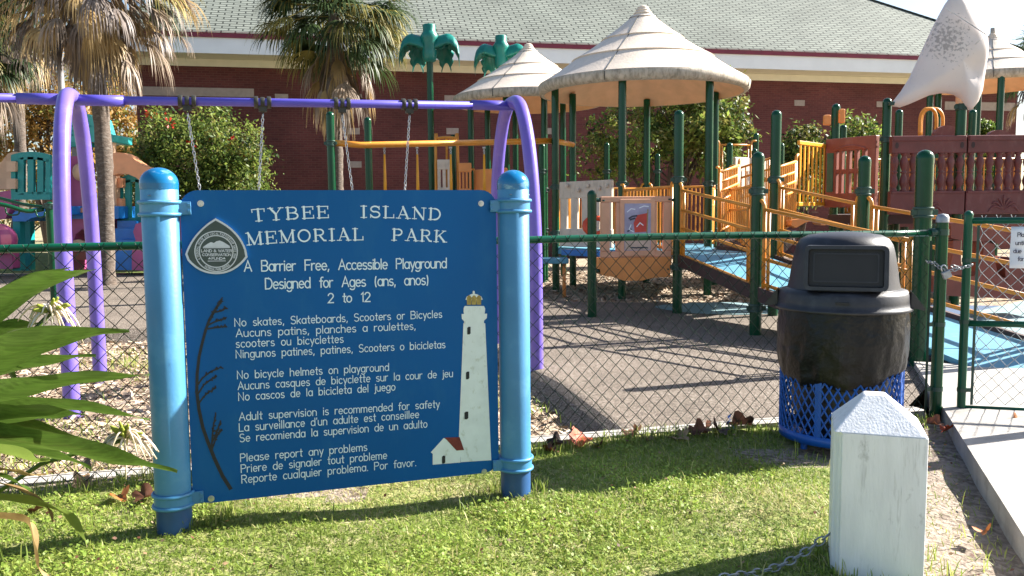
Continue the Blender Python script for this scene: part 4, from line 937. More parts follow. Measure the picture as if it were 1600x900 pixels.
LV = [  # (points as (x px, y px, depth)), half width, material, twist
 ([(-150, 640, 3.3), (-80, 545, 3.25), (0, 478, 3.2), (70, 440, 3.15), (150, 421, 3.1)], .050, 'lily', .75),
 ([(-150, 640, 3.4), (-80, 520, 3.45), (-10, 478, 3.4), (60, 437, 3.4), (110, 418, 3.4)], .045, 'lily', .75),
 ([(-150, 650, 3.2), (-70, 590, 3.1), (20, 550, 3.0), (110, 526, 3.0), (202, 518, 3.05)], .064, 'lily', .80),
 ([(-150, 665, 3.2), (-60, 628, 3.1), (40, 607, 3.0), (140, 592, 2.98), (234, 586, 3.0)], .040, 'lily', .85),
 ([(-150, 675, 3.3), (-60, 650, 3.25), (40, 638, 3.2), (140, 640, 3.15), (233, 656, 3.15)], .050, 'lily', .7),
 ([(-150, 680, 3.1), (-60, 655, 3.0), (30, 650, 2.95), (90, 648, 2.95), (132, 648, 3.0)], .042, 'lily', .8),
 ([(-150, 690, 3.1), (-60, 680, 3.0), (50, 692, 2.95), (150, 712, 2.98), (222, 727, 3.05), (277, 737, 3.08)], .054, 'lily', .72),
 ([(-150, 700, 3.2), (-60, 690, 3.2), (40, 705, 3.2), (110, 720, 3.2), (142, 733, 3.2)], .046, 'lily', .6),
 ([(-150, 700, 3.0), (-60, 700, 2.9), (20, 712, 2.85), (60, 722, 2.85), (78, 718, 2.85)], .045, 'lilypale', .5),
 ([(-150, 720, 3.1), (-60, 770, 3.0), (10, 782, 2.95), (60, 790, 2.95), (95, 800, 2.95), (118, 822, 2.98), (136, 850, 3.0)], .034, 'lilypale', .4),
 ([(-120, 730, 3.0), (-40, 800, 2.9), (20, 812, 2.85), (44, 820, 2.85), (52, 850, 2.85), (58, 885, 2.85), (75, 902, 2.85)], .036, 'lilydead', .2),
 ([(-120, 720, 3.0), (-50, 730, 2.95), (10, 735, 2.9), (40, 742, 2.9), (72, 742, 2.9)], .022, 'lilydead', .3),
 ([(-130, 720, 3.2), (-50, 735, 3.1), (10, 748, 3.1), (50, 768, 3.1)], .026, 'lily', .4),
 ([(-150, 640, 3.5), (-60, 560, 3.5), (0, 520, 3.5), (40, 508, 3.5), (62, 506, 3.5)], .04, 'lily', .6),
 ([(-100, 740, 2.9), (-40, 790, 2.8), (-5, 850, 2.8), (2, 900, 2.8), (4, 940, 2.8)], .022, 'lilypale', .5),
 ([(-150, 640, 3.6), (-90, 500, 3.7), (-40, 440, 3.8), (-20, 420, 3.9)], .04, 'lily', .5),
 ([(-150, 690, 3.25), (-60, 662, 3.2), (50, 668, 3.15), (130, 690, 3.1), (178, 712, 3.1)], .034, 'lily', .6),
 ([(-150, 640, 3.35), (-70, 600, 3.3), (20, 575, 3.25), (100, 560, 3.2), (150, 556, 3.2)], .030, 'lily', .7),
 ([(-150, 720, 3.1), (-60, 742, 3.0), (20, 762, 2.95), (70, 790, 2.95), (82, 815, 2.95)], .022, 'lilydead', .3),
 ([(-150, 660, 3.3), (-240, 560, 3.3), (-320, 520, 3.2)], .05, 'lily', .4),
]
for pts, wd_, m_n, tw_ in LV:
    strap('leaf', [Q(*p) for p in pts], wd_ * 1.15, M[m_n], tw_ + .42)
lr = random.Random(21)
for k in range(8):      # leaves of the rosette that point away from the sign
    a = R(105 + 22 * k + lr.uniform(-6, 6)); d = Vector((math.cos(a), math.sin(a), 0)); L_ = lr.uniform(.75, 1.1); h0 = lroot + UP * .55
    strap('leaf', [h0, h0 + d * L_ * .3 + UP * lr.uniform(.18, .4), h0 + d * L_ * .65 + UP * lr.uniform(.15, .42), h0 + d * L_ + UP * lr.uniform(-.15, .25)], .05, M['lily'], lr.uniform(-.3, .3))
mb = MB(); mb.lathe([(.09, -.05), (.075, .25), (.06, .5), (.03, .62)], lroot, 14); mb.build('stem', M['lilypale'], lily)
def flower(cx, cy, dp, sc, seed, stem_to):
    rnd = random.Random(seed); c = Q(cx, cy, dp)
    mb = MB(); mb.tube([Vector(stem_to), (Vector(stem_to) + c) / 2 + Vector((0, 0, .06)), c], .009, 8); st = mb.build('flower_stalk', M['lily'], lily)
    for nm, mt, num, hh in (('petal_cluster', 'petal', 30, 1), ('fresh_petal_cluster', 'petalwhite', 12, .9), ('bud_cluster', 'bud', 12, .6)):
        mb = MB()
        for i in range(num):
            a = rnd.uniform(0, 2 * PI); el = rnd.uniform(.1, 1.3); L_ = sc * rnd.uniform(.6, 1.15) * hh
            d = Vector((math.cos(a) * math.cos(el), math.sin(a) * math.cos(el) * .6, math.sin(el))); pts = []; p = c + d * .01
            vv = d * L_ / 6
            for k in range(8):
                pts.append(p.copy()); p = p + vv; vv = vv + Vector((rnd.uniform(-.1, .1), rnd.uniform(-.1, .1), -.40 if nm != 'bud_cluster' else -.08)) * L_ * .14
            r0 = .0035 if nm != 'bud_cluster' else .006
            mb.tube(pts, [r0 * (.6 + .7 * math.sin(PI * (k + .5) / 8)) for k in range(8)], 4, smooth=True)
        mb.build(nm, M[mt], st)
flower(78, 490, 3.25, .115, 4, lroot + Vector((0, 0, .4)))
flower(196, 686, 3.35, .12, 9, lroot + Vector((.1, 0, .2)))

# ------------------------------------------------------------------ fallen leaves and litter along the fence
LEAFG = 'dead leaves along the fence foot'
def fallen(name, c, size, m, label, seed, ang, tilt_, group=LEAFG):
    rnd = random.Random(seed); n = 22; o = []
    rot = Matrix.Rotation(ang, 3, 'Z') @ Matrix.Rotation(tilt_, 3, 'X') @ Matrix.Rotation(rnd.uniform(-.5, .5), 3, 'Y')
    cur = rnd.uniform(1.5, 5)
    for k in range(n):
        t = 2 * PI * k / n; r = size * (.62 + .38 * abs(math.cos(2.5 * t)) + rnd.uniform(-.08, .08))
        x_, y_ = r * math.cos(t), r * math.sin(t) * .8
        o.append(Vector((x_, y_, cur * (y_ * y_) / size * .35 + rnd.uniform(-.12, .12) * size)))
    mid = [v * .5 + Vector((0, 0, rnd.uniform(-.06, .10) * size)) for v in o]
    vs = [Vector((0, 0, -.05 * size))] + mid + o; mb = MB(); c = Vector(c)
    mb.add([c + rot @ v for v in vs], [(0, 1 + k, 1 + (k + 1) % n) for k in range(n)] + [(1 + k, 1 + n + k, 1 + n + (k + 1) % n, 1 + (k + 1) % n) for k in range(n)], True)
    o = mb.build(name, M[m]); lowest = min(v.z for v in mb.V)
    return tag(o, label, 'leaf', group)
def fp(px, py, z=.03): return P(px, py, 0) + UP * z
spots = [(868, 700, .075, 'fall_dark', 'dark curled dead leaf at the fence close beside the sign post', .3), (903, 694, .095, 'fall_red', 'large red-orange dead leaf standing against the fence foot', .9), (858, 708, .05, 'fall_brown', 'small brown dead leaf on the grass beneath the dark curled leaf', .2),
 (992, 686, .075, 'fall_brown', 'brown dead leaf alone against the pale concrete strip', .7), (1060, 690, .10, 'fall_tan', 'large tan dead leaf lying in front of the brown leaf heap', .4), (1092, 684, .08, 'fall_brown', 'brown dead leaf just beyond the large tan leaf', .8), (1122, 680, .09, 'fall_dark', 'dark crumpled leaf in the middle of the leaf heap', .9), (1158, 673, .10, 'fall_dark', 'dark upright leaf next to the blue wrapper', 1.0), (1104, 676, .06, 'fall_brown', 'small brown leaf on top of the leaf heap', 1.1),
 (190, 783, .07, 'fall_orange', 'orange-brown dead leaf on the grass behind the sign post', .4), (228, 785, .07, 'fall_brown', 'brown dead leaf partly behind the sign post foot', .7), (130, 760, .075, 'fall_tan', 'tan dead leaf lying on the concrete strip beyond the lily', .3), (60, 800, .06, 'fall_brown', 'brown dead leaf under the drooping lily leaf', .2),
 (1537, 838, .05, 'fall_orange', 'orange dead leaf on the bare dirt beside the concrete path', .5), (1460, 668, .06, 'fall_brown', 'brown dead leaf at the foot of the terminal post', .6), (1592, 668, .07, 'fall_orange', 'orange-brown dead leaf under the gate', .5), (1010, 692, .05, 'fall_tan', 'small tan leaf lying between brown leaf and leaf heap', .3), (1480, 676, .05, 'fall_red', 'small reddish leaf between terminal post and path edge', .4), (935, 700, .05, 'fall_dark', 'small dark leaf lying near the large red-orange leaf', .3)]
for i, (px, py, sz, m_n, lb_, tl) in enumerate(spots):
    fallen('fallen_leaf', fp(px, py, .012 + .3 * sz * tl), sz * .95, m_n, lb_, i + 3, i * 1.3, tl * .7)
mb = MB(); c = fp(1143, 672, .05); rnd = random.Random(8)
vs = [c + Vector((rnd.uniform(-.03, .03), rnd.uniform(-.02, .02), .10 * k / 7 - .05)) for k in range(8) for _ in range(2)]
mb.add(vs, [(2 * k, 2 * k + 1, 2 * k + 3, 2 * k + 2) for k in range(7)]); w_ = mb.build('wrapper', M['kidblue'], None, 'crumpled bright blue wrapper caught among leaves at the fence', 'wrapper'); w_.modifiers.new('t', 'SOLIDIFY').thickness = .002

# ------------------------------------------------------------------ swing set
def spline(pts, n):
    pts = [Vector(p) for p in pts]; out = []
    for j in range(n + 1):
        t = j / n; k = t * (len(pts) - 1); i = min(int(k), len(pts) - 2); u = k - i
        p0, p1, p2, p3 = pts[max(i - 1, 0)], pts[i], pts[i + 1], pts[min(i + 2, len(pts) - 1)]
        out.append(.5 * ((2 * p1) + (-p0 + p2) * u + (2 * p0 - 5 * p1 + 4 * p2 - p3) * u * u + (-p0 + 3 * p1 - 3 * p2 + p3) * u ** 3))
    return out
aN, aF = P(112, 628, -.04), P(156, 578, -.04); bN, bF_ = P(838, 575, 0), Vector((-.17, 8.93, 0))
sw = thing('swing_set', 'purple arched swing set with a long violet top beam behind the fence', 'swing set', (aN + bN) / 2)
zb1, zb2 = 2.39, 2.40
cA = (aN + aF) / 2; cB = (bN + bF_) / 2
def arch(name, n_, f_, ztop):
    c = (n_ + f_) / 2; d = f_ - n_; top = ztop + .03
    pts = [n_ + UP * -.3, n_ + UP * .6, n_ + d * .015 + UP * 1.2, n_ + d * .07 + UP * 1.7, n_ + d * .17 + UP * 2.1, n_ + d * .32 + UP * (top - .06), c + UP * (top), n_ + d * .68 + UP * (top - .06), n_ + d * .83 + UP * 2.1, n_ + d * .93 + UP * 1.7, n_ + d * .985 + UP * 1.2, f_ + UP * .6, f_ + UP * -.3]
    mb = MB(); mb.tube(spline(pts, 64), .062, 20); return mb.build(name, M['purple'], sw)
arch('arch_frame', aN, aF, zb1); arch('arch_frame', bN, bF_, zb2)
be = (cB - cA); be.z = 0; BL = be.length; be.normalize()
q0 = cA + UP * zb1; q1 = cB + UP * zb2
for (s_, e_) in ((-4.2, 0.0), (0.0, BL)):
    mb = MB(); a = q0 + be * (s_ + .02); b = q0 + (q1 - q0) * (e_ / BL) - be * .02 if e_ else q0 - be * .02
    mb.tube([a, b], .0365, 16)
    for o, dr in ((0 if s_ == 0 else BL * 0, 1 if s_ == 0 else -1),): mb.tube([q0, q0 + be * .40 * dr], .046, 16)
    if e_: mb.tube([q1, q1 - be * .40], .046, 16)
    mb.build('top_beam', M['purple2'], sw)
hang = []
for px in (293, 411, 535, 640):
    best = min((abs(FPX * ((q0 + (q1 - q0) * f - CAMPOS).dot(cr)) / ((q0 + (q1 - q0) * f - CAMPOS).dot(cf)) + 800 - px), f) for f in np.linspace(0, 1, 400))[1]
    p = q0 + (q1 - q0) * best; hang.append(p); mb = MB()
    for dx in (-.055, 0, .055): mb.tube([p + be * (dx - .018), p + be * (dx + .018)], .053 if dx else .047, 14)
    mb.box(p - UP * .055, (.07, .05, .05), rz=math.atan2(be.y, be.x)); mb.tube([p - UP * .06 + be * .02, p - UP * .10, p - UP * .06 - be * .02], .008, 6)
    mb.build('hanger_clamp', M['hanger'], sw, bevel=.003)
bn = Vector((be.y, -be.x, 0))
for k, (a, b) in enumerate(((hang[0], hang[1]), (hang[2], hang[3]))):
    sg_ = thing('swing', ['black belt swing on steel chains in front of the red-flowered bush', 'black belt swing on steel chains in front of the brick wall and palm trunk'][k], 'swing', (a + b) / 2, 'swings hanging from the violet beam')
    m = (a + b) / 2; m = Vector((m.x, m.y, .55)); off = be * .18
    ends = (m - off + be * .06, m + off - be * .02)
    for h_, e in zip((a, b), ends):
        mb = MB(); chain(mb, [h_ - UP * .10, e], .048, .0085, .0034); mb.build('swing_chain', M['steel'], sg_)
    mb = MB(); n = 10; vs = []
    for i in range(n + 1):
        t = i / n; p = ends[0] + (ends[1] - ends[0]) * t - UP * (.14 * math.sin(PI * t))
        vs += [p + bn * .07, p - bn * .07]
    mb.add(vs, [(2 * i, 2 * i + 2, 2 * i + 3, 2 * i + 1) for i in range(n)], True); o = mb.build('seat', M['rubberseat'], sg_); o.modifiers.new('t', 'SOLIDIFY').thickness = .012

# ------------------------------------------------------------------ play structure helpers
def gpost2(parent, base, h, r=.066, collars=(), z0=-.1, m='green', cap=True, n=20):
    base = Vector((base[0], base[1], 0)); mb = MB(); mb.lathe([(r, z0), (r, h - r)], base, n)
    if cap: mb.lathe([(r * 1.03, h - r - .05), (r * 1.03, h - r)], base, n); mb.dome(base + UP * (h - r), r * 1.03, r, n, 6)
    o = mb.build('post', M[m], parent)
    if collars:
        mb = MB()
        for z in collars:
            for dz in (-.035, .035): mb.lathe([(r + .001, z + dz - .012), (r + .014, z + dz - .01), (r + .014, z + dz + .01), (r + .001, z + dz + .012)], base, n)
            mb.lathe([(r + .004, z - .03), (r + .004, z + .03)], base, n)
            mb.box(base + UP * z + Vector((r + .015, -.02, 0)), (.05, .035, .05)); mb.box(base + UP * z - Vector((r + .015, .02, 0)), (.05, .035, .05))
        mb.build('collar', M['darkcollar'], o, bevel=.003)
    return o
def pipe_rail(parent, a, b, hs=(.92, .64, .40, .08), r=.021, inset=.12, pickets=0, name='railing', m='yellow', hook=True):
    """pipes from a to b following the slope, with hooked ends onto the posts"""
    a, b = Vector(a), Vector(b); d = (b - a); dh = Vector((d.x, d.y, 0)).normalized(); L = Vector((d.x, d.y, 0)).length
    mb = MB()
    def at(s, h): return a + d * (s / L) + UP * h
    s0_, s1_ = inset, L - inset
    top = hs[0]
    for s_, sg in ((s0_, -1), (s1_, 1)):
        mb.tube([at(s_, -.02), at(s_, top)], r * 1.15, 10)
        s2_ = s_ - sg * .07
        mb.tube([at(s2_, -.02), at(s2_, top - .02)], r * .95, 8)
        if hook: mb.tube(spline([at(s_, top - .02), at(s_ + sg * .012, top + .05), at(s_ + sg * .05, top + .085), at(s_ + sg * inset, top + .09)], 8), r * 1.05, 8)
    for h in hs: mb.tube([at(s0_, h), at(s1_, h)], r, 10)
    if pickets:
        n = int(L / pickets)
        for i in range(1, n):
            s_ = s0_ + (s1_ - s0_) * i / n; mb.tube([at(s_, hs[-1]), at(s_, hs[0])], r * .62, 6, caps=False)
    return mb.build(name, M[m], parent)

# ramp
rB, rC, rD = P(1058, 489, 0), P(1180, 523, 0), P(1434, 572, 0)
rF, rE, rG = Vector((3.43, 11.05, 0)), Vector((3.86, 9.30, 0)), Vector((4.78, 7.25, 0))
zB, zC, zD = .79, .53, .16
ramp = thing('access_ramp', 'wheelchair ramp with pale blue deck, yellow pipe railings and green posts', 'ramp', rC)
hB_ = Q(1058, 172, rB.y).z
gpost2(ramp, rB, hB_, collars=(Q(1058, 281, rB.y).z, .18 + .45)); gpost2(ramp, rC, Q(1180, 237, rC.y).z, collars=(Q(1180, 299, rC.y).z, .30)); gpost2(ramp, rD, Q(1435, 234, rD.y).z, .073, collars=(Q(1435, 332, rD.y).z,))
gpost2(ramp, rF, Q(1208, 172, rF.y).z, collars=(Q(1208, 281, rF.y).z,)); gpost2(ramp, rE, Q(1351, 243, rE.y).z, collars=(Q(1351, 299, rE.y).z,)); gpost2(ramp, rG, 1.9, collars=(1.25,))
def deck(name, parent, quad, th=.07, m='deckblue', bev=.01):
    quad = [Vector(q) for q in quad]; mb = MB(); mb.prism([q - UP * th for q in quad], UP * th); return mb.build(name, M[m], parent, bevel=bev)
def wz(p, z): return Vector((p.x, p.y, z))
ins = Vector((.11, 0.03, 0))
deck('ramp_deck', ramp, [wz(rC, zC) + ins, wz(rE, zC) - ins, wz(rF, zB) - ins, wz(rB, zB) + ins])
deck('ramp_deck', ramp, [wz(rD, zD) + ins, wz(rG, zD) - ins, wz(rE, zC - .004) - ins, wz(rC, zC - .004) + ins])
dd = (rD - rC).normalized()
deck('ramp_deck', ramp, [wz(rD + dd * .6, .03) + ins, wz(rG + dd * .6, .03) - ins, wz(rG, zD - .004) - ins, wz(rD, zD - .004) + ins], th=.05)
for (p0, z0, p1, z1) in ((rB, zB, rC, zC), (rC, zC, rD, zD), (rF, zB, rE, zC), (rE, zC, rG, zD)):
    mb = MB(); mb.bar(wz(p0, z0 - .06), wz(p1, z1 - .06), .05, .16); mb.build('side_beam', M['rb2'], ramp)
pipe_rail(ramp, wz(rB, zB), wz(rC, zC), hs=(.88, .62, .38, .02)); pipe_rail(ramp, wz(rC, zC), wz(rD, zD + .05), hs=(.88, .60, .34, .06))
pipe_rail(ramp, wz(rF, zB), wz(rE, zC), hs=(.90, .62, .36, .06)); pipe_rail(ramp, wz(rE, zC), wz(rG, zD + .05), hs=(.90, .60, .34, .06))
# landing and connecting deck towards the pavilion
rB2, rF2 = Vector((1.75, 13.5, 0)), Vector((3.25, 13.9, 0))
deck('landing', ramp, [wz(rB, zB - .004) + ins * .6, wz(rF, zB - .004) - ins * .6, wz(rF2, zB - .004), wz(rB2, zB - .004)])
pipe_rail(ramp, wz(rF + Vector((-.05, .3, 0)), zB), wz(rF2 + Vector((.25, 0, 0)), zB), pickets=.13, hs=(.92, .60, .08)); pipe_rail(ramp, wz(rB + Vector((0, .2, 0)), zB), wz(rB2, zB), pickets=.13, hs=(.92, .08))

# play ship: deck, balustrade panels, posts and sail
sd_ = 12.45
ship = thing('play_ship', 'maroon play ship platform with turned balusters under a white sail', 'play structure', Q(1450, 400, 12.6))
def cap_z(px, py, Y): return Q(px, py, Y).z
for px, top, Y, cz_ in ((1382, 153, 12.65, ((1381, 218),)), (1401, 171, 14.4, ()), (1303, 162, 13.6, ((1303, 240),)), (1315, 195, 15, ()), (1515, 171, 14.2, ())):
    q = Q(px, 300, Y); gpost2(ship, q, cap_z(px, top, Y), .064 if Y < 14 else .06, collars=[cap_z(a, b, Y) for a, b in cz_])
q = Q(1497, 300, 12.5); 
gpost2(ship, q, cap_z(1497, 163, 12.5), .072, cap=False, collars=(cap_z(1497, 163, 12.5) - .04,))
MB().lathe([(.078, cap_z(1497, 163, 12.5)), (.082, cap_z(1497, 146, 12.5))], Vector((q.x, q.y, 0)), 20).build('mast_sleeve', M['tanbounce'], ship)
zt_p, zb_p = H(212, 12.4, 1450), H(335, 12.4, 1450)
def shell_relief(mb, c, ex, n, sc):
    for k in range(-3, 4):
        a = PI / 2 + k * .42; d = ex * math.cos(a) + UP * math.sin(a)
        L_ = sc * (.9 if abs(k) < 2 else 1.0)
        mb.tube(spline([c, c + d * L_ * .6 + UP * .01, c + d * L_ - UP * .035 * abs(k)], 6), [.006, .012, .016, .018, .018, .014, .006], 6)
def baluster_panel(a, b, zb, zt, n, nm='balustrade_panel', m='brown'):
    a, b = Vector((a.x, a.y, 0)), Vector((b.x, b.y, 0)); ex = (b - a).normalized(); L = (b - a).length; nn = Vector((ex.y, -ex.x, 0)); az = math.atan2(ex.y, ex.x)
    hgt = zt - zb; bt = .22 * hgt; bb = .30 * hgt; c = (a + b) / 2
    mb = MB(); mb.box(c + UP * (zt - bt / 2), (L, .11, bt), rz=az); mb.box(c + UP * (zt - bt * .16) + nn * .012, (L - .02, .115, bt * .30), rz=az)
    tr = mb.build('top_rail', M[m], None, bevel=.012); mb = MB()
    mb.box(c + UP * (zb + bb / 2), (L, .10, bb), rz=az); mb.box(c + UP * (zb + bb - .02) + nn * .01, (L - .02, .11, .04), rz=az)
    p = mb.build(nm, M[m], ship, bevel=.012)
    tr.parent = p; tr.data.transform(Matrix.Translation(-root_loc(p)))
    mb = MB(); z0, z1 = zb + bb - .01, zt - bt + .01; h = z1 - z0
    pr = [(.034, 0), (.046, .02), (.046, .05), (.034, .07), (.036, .12), (.054, .20), (.058, .27), (.045, .36), (.032, .44), (.032, .47), (.05, .5), (.032, .53), (.032, .56), (.045, .64), (.058, .73), (.054, .8), (.036, .88), (.034, .93), (.046, .95), (.046, .98), (.034, 1)]
    for i in range(n):
        q = a + ex * (L * (i + .5) / n); mb.lathe([(r_, z0 + z * h) for r_, z in pr], q, 14)
    mb.build('baluster_row', M[m], p)
    mb = MB(); shell_relief(mb, c + UP * (zb + .06) + nn * .05, ex, nn, .24)
    mb.build('shell_relief', M[m], p)
    mb = MB()
    for s_ in (-1, 1): mb.prism([c + ex * s_ * (L / 2 - .07) + ex * (.028 * math.cos(t)) + UP * (zt - bt * .55 + .045 * math.sin(t)) + nn * .052 for t in [2 * PI * k / 12 for k in range(12)]], nn * .006)
    mb.build('slot', M['rb2'], p)
    return p
baluster_panel(Q(1389, 300, 12.45), Q(1505, 300, 12.45), zb_p, zt_p, 8); baluster_panel(Q(1507, 300, 12.45), Q(1625, 300, 12.45), zb_p, zt_p, 8)
# angled slotted panel
a, b = Q(1291, 300, 13.45), Q(1369, 300, 12.7); a.z = b.z = 0; ex = (b - a).normalized(); L = (b - a).length; nn = Vector((ex.y, -ex.x, 0))
zt2_, zb2_ = H(214, 13, 1330), H(324, 13, 1330)
mb = MB(); az = math.atan2(ex.y, ex.x); hh = zt2_ - zb2_
mb.box((a + b) / 2 + UP * (zt2_ - .10), (L, .09, .20), rz=az); mb.box((a + b) / 2 + UP * (zb2_ + .11), (L, .09, .22), rz=az)
mb.box(a + ex * .10 + UP * (zb2_ + hh / 2), (.2, .085, hh - .3), rz=az); mb.box(b - ex * .07 + UP * (zb2_ + hh / 2), (.14, .085, hh - .3), rz=az)
zm = zb2_ + hh * .52
mb.box((a + b) / 2 + UP * zm, (L - .2, .07, .07), rz=az)
for i in range(4): mb.box(a + ex * (.27 + i * (L - .40) / 3.6) + UP * (zb2_ + hh / 2), (.055, .075, hh - .3), rz=az)
mb.tube([(a + b) / 2 + ex * x_ + UP * (zt2_ - .20 + .07 * math.cos(x_ * 5)) + nn * .03 for x_ in np.linspace(-.28, .28, 9)], .03, 8)
pan = mb.build('slotted_panel', M['redbrown'], ship, bevel=.015)
mb = MB(); c = a + ex * .10 + nn * .05; z0_ = zb2_ + .24; z1_ = zt2_ - .22; mb.box(c + UP * (z0_ + z1_) / 2, (.11, .012, z1_ - z0_), rz=az)
for i in range(12): mb.box(c + nn * .01 + UP * (z0_ + (z1_ - z0_) * (i + .5) / 12), (.10, .012, .018), rz=az)
mb.build('ladder_plate', mat('dull_green_plastic', (.05, .14, .09), .5), pan)
dz_ = H(337, 12.45, 1450) - .02
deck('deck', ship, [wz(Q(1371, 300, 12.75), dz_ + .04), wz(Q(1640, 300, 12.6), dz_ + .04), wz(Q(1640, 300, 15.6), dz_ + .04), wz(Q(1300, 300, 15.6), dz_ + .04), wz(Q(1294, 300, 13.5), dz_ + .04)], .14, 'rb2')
for px, Y in ((1330, 13.6), (1415, 13.2), (1470, 13.4), (1540, 13.6), (1600, 13.2), (1395, 15.2), (1500, 15.4)):
    q = Q(px, 300, Y); gpost2(ship, q, dz_ - .1, .06, cap=False)
pipe_rail(ship, wz(Q(1392, 300, 15.3), dz_), wz(Q(1660, 300, 15.4), dz_), hs=(1.0, .06), pickets=.12, name='picket_rail'); pipe_rail(ship, wz(Q(1312, 300, 15.2), dz_), wz(Q(1392, 300, 15.3), dz_), hs=(1.0, .5, .06), pickets=.12, name='picket_rail')
# yellow slatted barrier beside the ship and the flight leading up to it
a, b = Q(1246, 300, 12.7), Q(1290, 300, 13.5); a.z = b.z = 0; z0_, z1_ = H(322, 12.9, 1260), H(221, 12.9, 1260)
ex = (b - a).normalized(); az = math.atan2(ex.y, ex.x); L = (b - a).length; mb = MB()
for z in (z0_ + .03, z1_ - .03): mb.box((a + b) / 2 + UP * z, (L, .045, .06), rz=az)
for i in range(7): mb.box(a + ex * (L * (i + .5) / 7) + UP * (z0_ + z1_) / 2, (.052, .022, z1_ - z0_ - .06), rz=az)
mb.build('slat_barrier', M['yellow2'], ship, bevel=.008)
uz0, uz1 = zB + .05, dz_ + .02
ua, ub = Vector((3.62, 11.6, 0)), wz(a, 0)
pipe_rail(ship, wz(ua + Vector((-.05, .0, 0)), uz0 + .15), wz(ub, uz1 - .12), hs=(.95, .80, .66, .52, .05), pickets=.12, name='flight_railing')
vv = Vector((-.5, 1.3, 0))
pipe_rail(ship, wz(ua + vv, uz0 + .15), wz(ub + vv, uz1 - .1), hs=(.95, .80, .66, .52, .05), pickets=.12, name='flight_railing')
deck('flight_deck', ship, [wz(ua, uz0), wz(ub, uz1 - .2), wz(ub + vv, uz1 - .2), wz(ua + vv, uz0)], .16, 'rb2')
# yellow grab hoop
for px_o, Yh in ((0, 13.3), (10, 13.6)):
    c0, c1 = Q(1437 + px_o * .2, 212, Yh), Q(1462 + px_o, 212, Yh); zt3 = H(170, Yh, 1450)
    mb = MB(); mb.tube(spline([c0, wz(c0, zt3 - .14), wz(c0 + (c1 - c0) * .2, zt3 - .02), wz((c0 + c1) / 2, zt3), wz(c0 + (c1 - c0) * .8, zt3 - .02), wz(c1, zt3 - .14), c1], 24), .026, 10); mb.build('grab_hoop', M['yellow'], ship)
mb = MB(); c = Q(1303, 188, 13.45); mb.box(c + Vector((-.12, -.03, 0)), (.11, .08, .16)); mb.box(c + Vector((.11, -.03, .06)), (.09, .08, .22)); mb.build('steering_bracket', M['orange'], ship, bevel=.02)
# maroon half-round crest behind the balustrade
mb = MB(); c = Q(1480, 212, 13.2); mb.prism([c + Vector((.20 * math.cos(t), 0, .16 * math.sin(t))) for t in [PI * k / 14 for k in range(15)]], (0, .1, 0)); mb.build('crest', M['brown'], ship, bevel=.02)
mb = MB(); c = Q(1562, 213, 13.2); mb.prism([c + Vector((.17 * math.cos(t), 0, .10 * math.sin(t))) for t in [PI * k / 14 for k in range(15)]], (0, .1, 0)); mb.build('crest', M['brown'], ship, bevel=.02)
# sail: puffed moulded shell
so_px = [(1394, 166), (1396, 158), (1408, 143), (1421, 122), (1432, 99), (1443, 74), (1455, 48), (1467, 24), (1478, 4), (1487, -8), (1497, -11), (1506, -6), (1516, 8), (1527, 26), (1536, 43), (1542, 60), (1543, 78), (1541, 100), (1538, 122), (1534, 142), (1527, 160), (1519, 170), (1512, 172), (1506, 166), (1500, 155), (1493, 149), (1482, 146), (1468, 146), (1452, 149), (1436, 156), (1420, 163), (1406, 168)]
outl_ = [Q(x_, y_, 12.45) for x_, y_ in so_px]; cc = Q(1494, 98, 12.45)
mb = MB()
for side in (-1, 1):
    rings = []
    for k in range(9):
        f = k / 8; rr_ = math.sin(f * PI / 2)
        ring = []
        for p in outl_:
            v = cc + (p - cc) * rr_; bulge = .20 * math.cos(f * PI / 2) ** .9
            fold = -.09 * math.exp(-((v - Q(1519, 112, 12.45)).length / .17) ** 2) if side < 0 else 0
            ring.append(v + Vector((0, side * (bulge + fold), 0)))
        rings.append(ring)
    n = len(outl_); vs = [v for r_ in rings for v in r_]
    fs = []
    for k in range(8):
        for i in range(n):
            q4 = (k * n + i, (k + 1) * n + i, (k + 1) * n + (i + 1) % n, k * n + (i + 1) % n); fs.append(q4 if side > 0 else q4[::-1])
    mb.add(vs, fs, True)
sail = mb.build('sail', M['sailm'], ship)
mb = MB(); mb.tube([Q(1477, 12, 12.2), Q(1541, 54, 12.25), Q(1524, 69, 12.22)], .008, 6); mb.build('sail_rope', M['rope'], sail)
mb = MB()
for q in (Q(1398, 162, 12.45), Q(1512, 166, 12.45)): mb.box(q, (.16, .07, .05))
mb.build('sail_bracket', M['darkcollar'], sail, bevel=.005)
# red-brown climber below the ship, seen behind the gate
clY = 10.6
climb = thing('climbing_frame', 'low red-brown moulded climber with arched openings behind the gate', 'climber', wz(Q(1540, 400, clY), 0))
def cpx(x_, y_): return Q(x_, y_, clY)
mb = MB()
mb.prism([cpx(1486, 372), cpx(1486, 350), cpx(1500, 344), cpx(1560, 346), cpx(1640, 352), cpx(1640, 376), cpx(1552, 381), cpx(1540, 378), cpx(1505, 376)], (0, .35, 0)); mb.build('top_slab', M['redbrown'], climb, bevel=.03)
for x0, x1 in ((1489, 1500), (1536, 1553), (1606, 1624)):
    mb = MB(); prof_ = []
    L_ = [(x0, 376), (x0 + 1, 390), (x0 - 2, 408), (x0 - 7, 424), (x0 - 15, 432)]; R_ = [(x1 + 14, 434), (x1 + 6, 426), (x1 + 2, 410), (x1 + 1, 390), (x1 + 2, 376)]
    mb.prism([cpx(*q) for q in L_ + R_], (0, .30, 0)); mb.build('pillar', M['redbrown'], climb, bevel=.025)
mb = MB(); mb.prism([cpx(1478, 462), cpx(1478, 436), cpx(1490, 430), cpx(1560, 433), cpx(1640, 440), cpx(1640, 470)], (0, .5, 0)); mb.build('base_step', M['redbrown'], climb, bevel=.03)
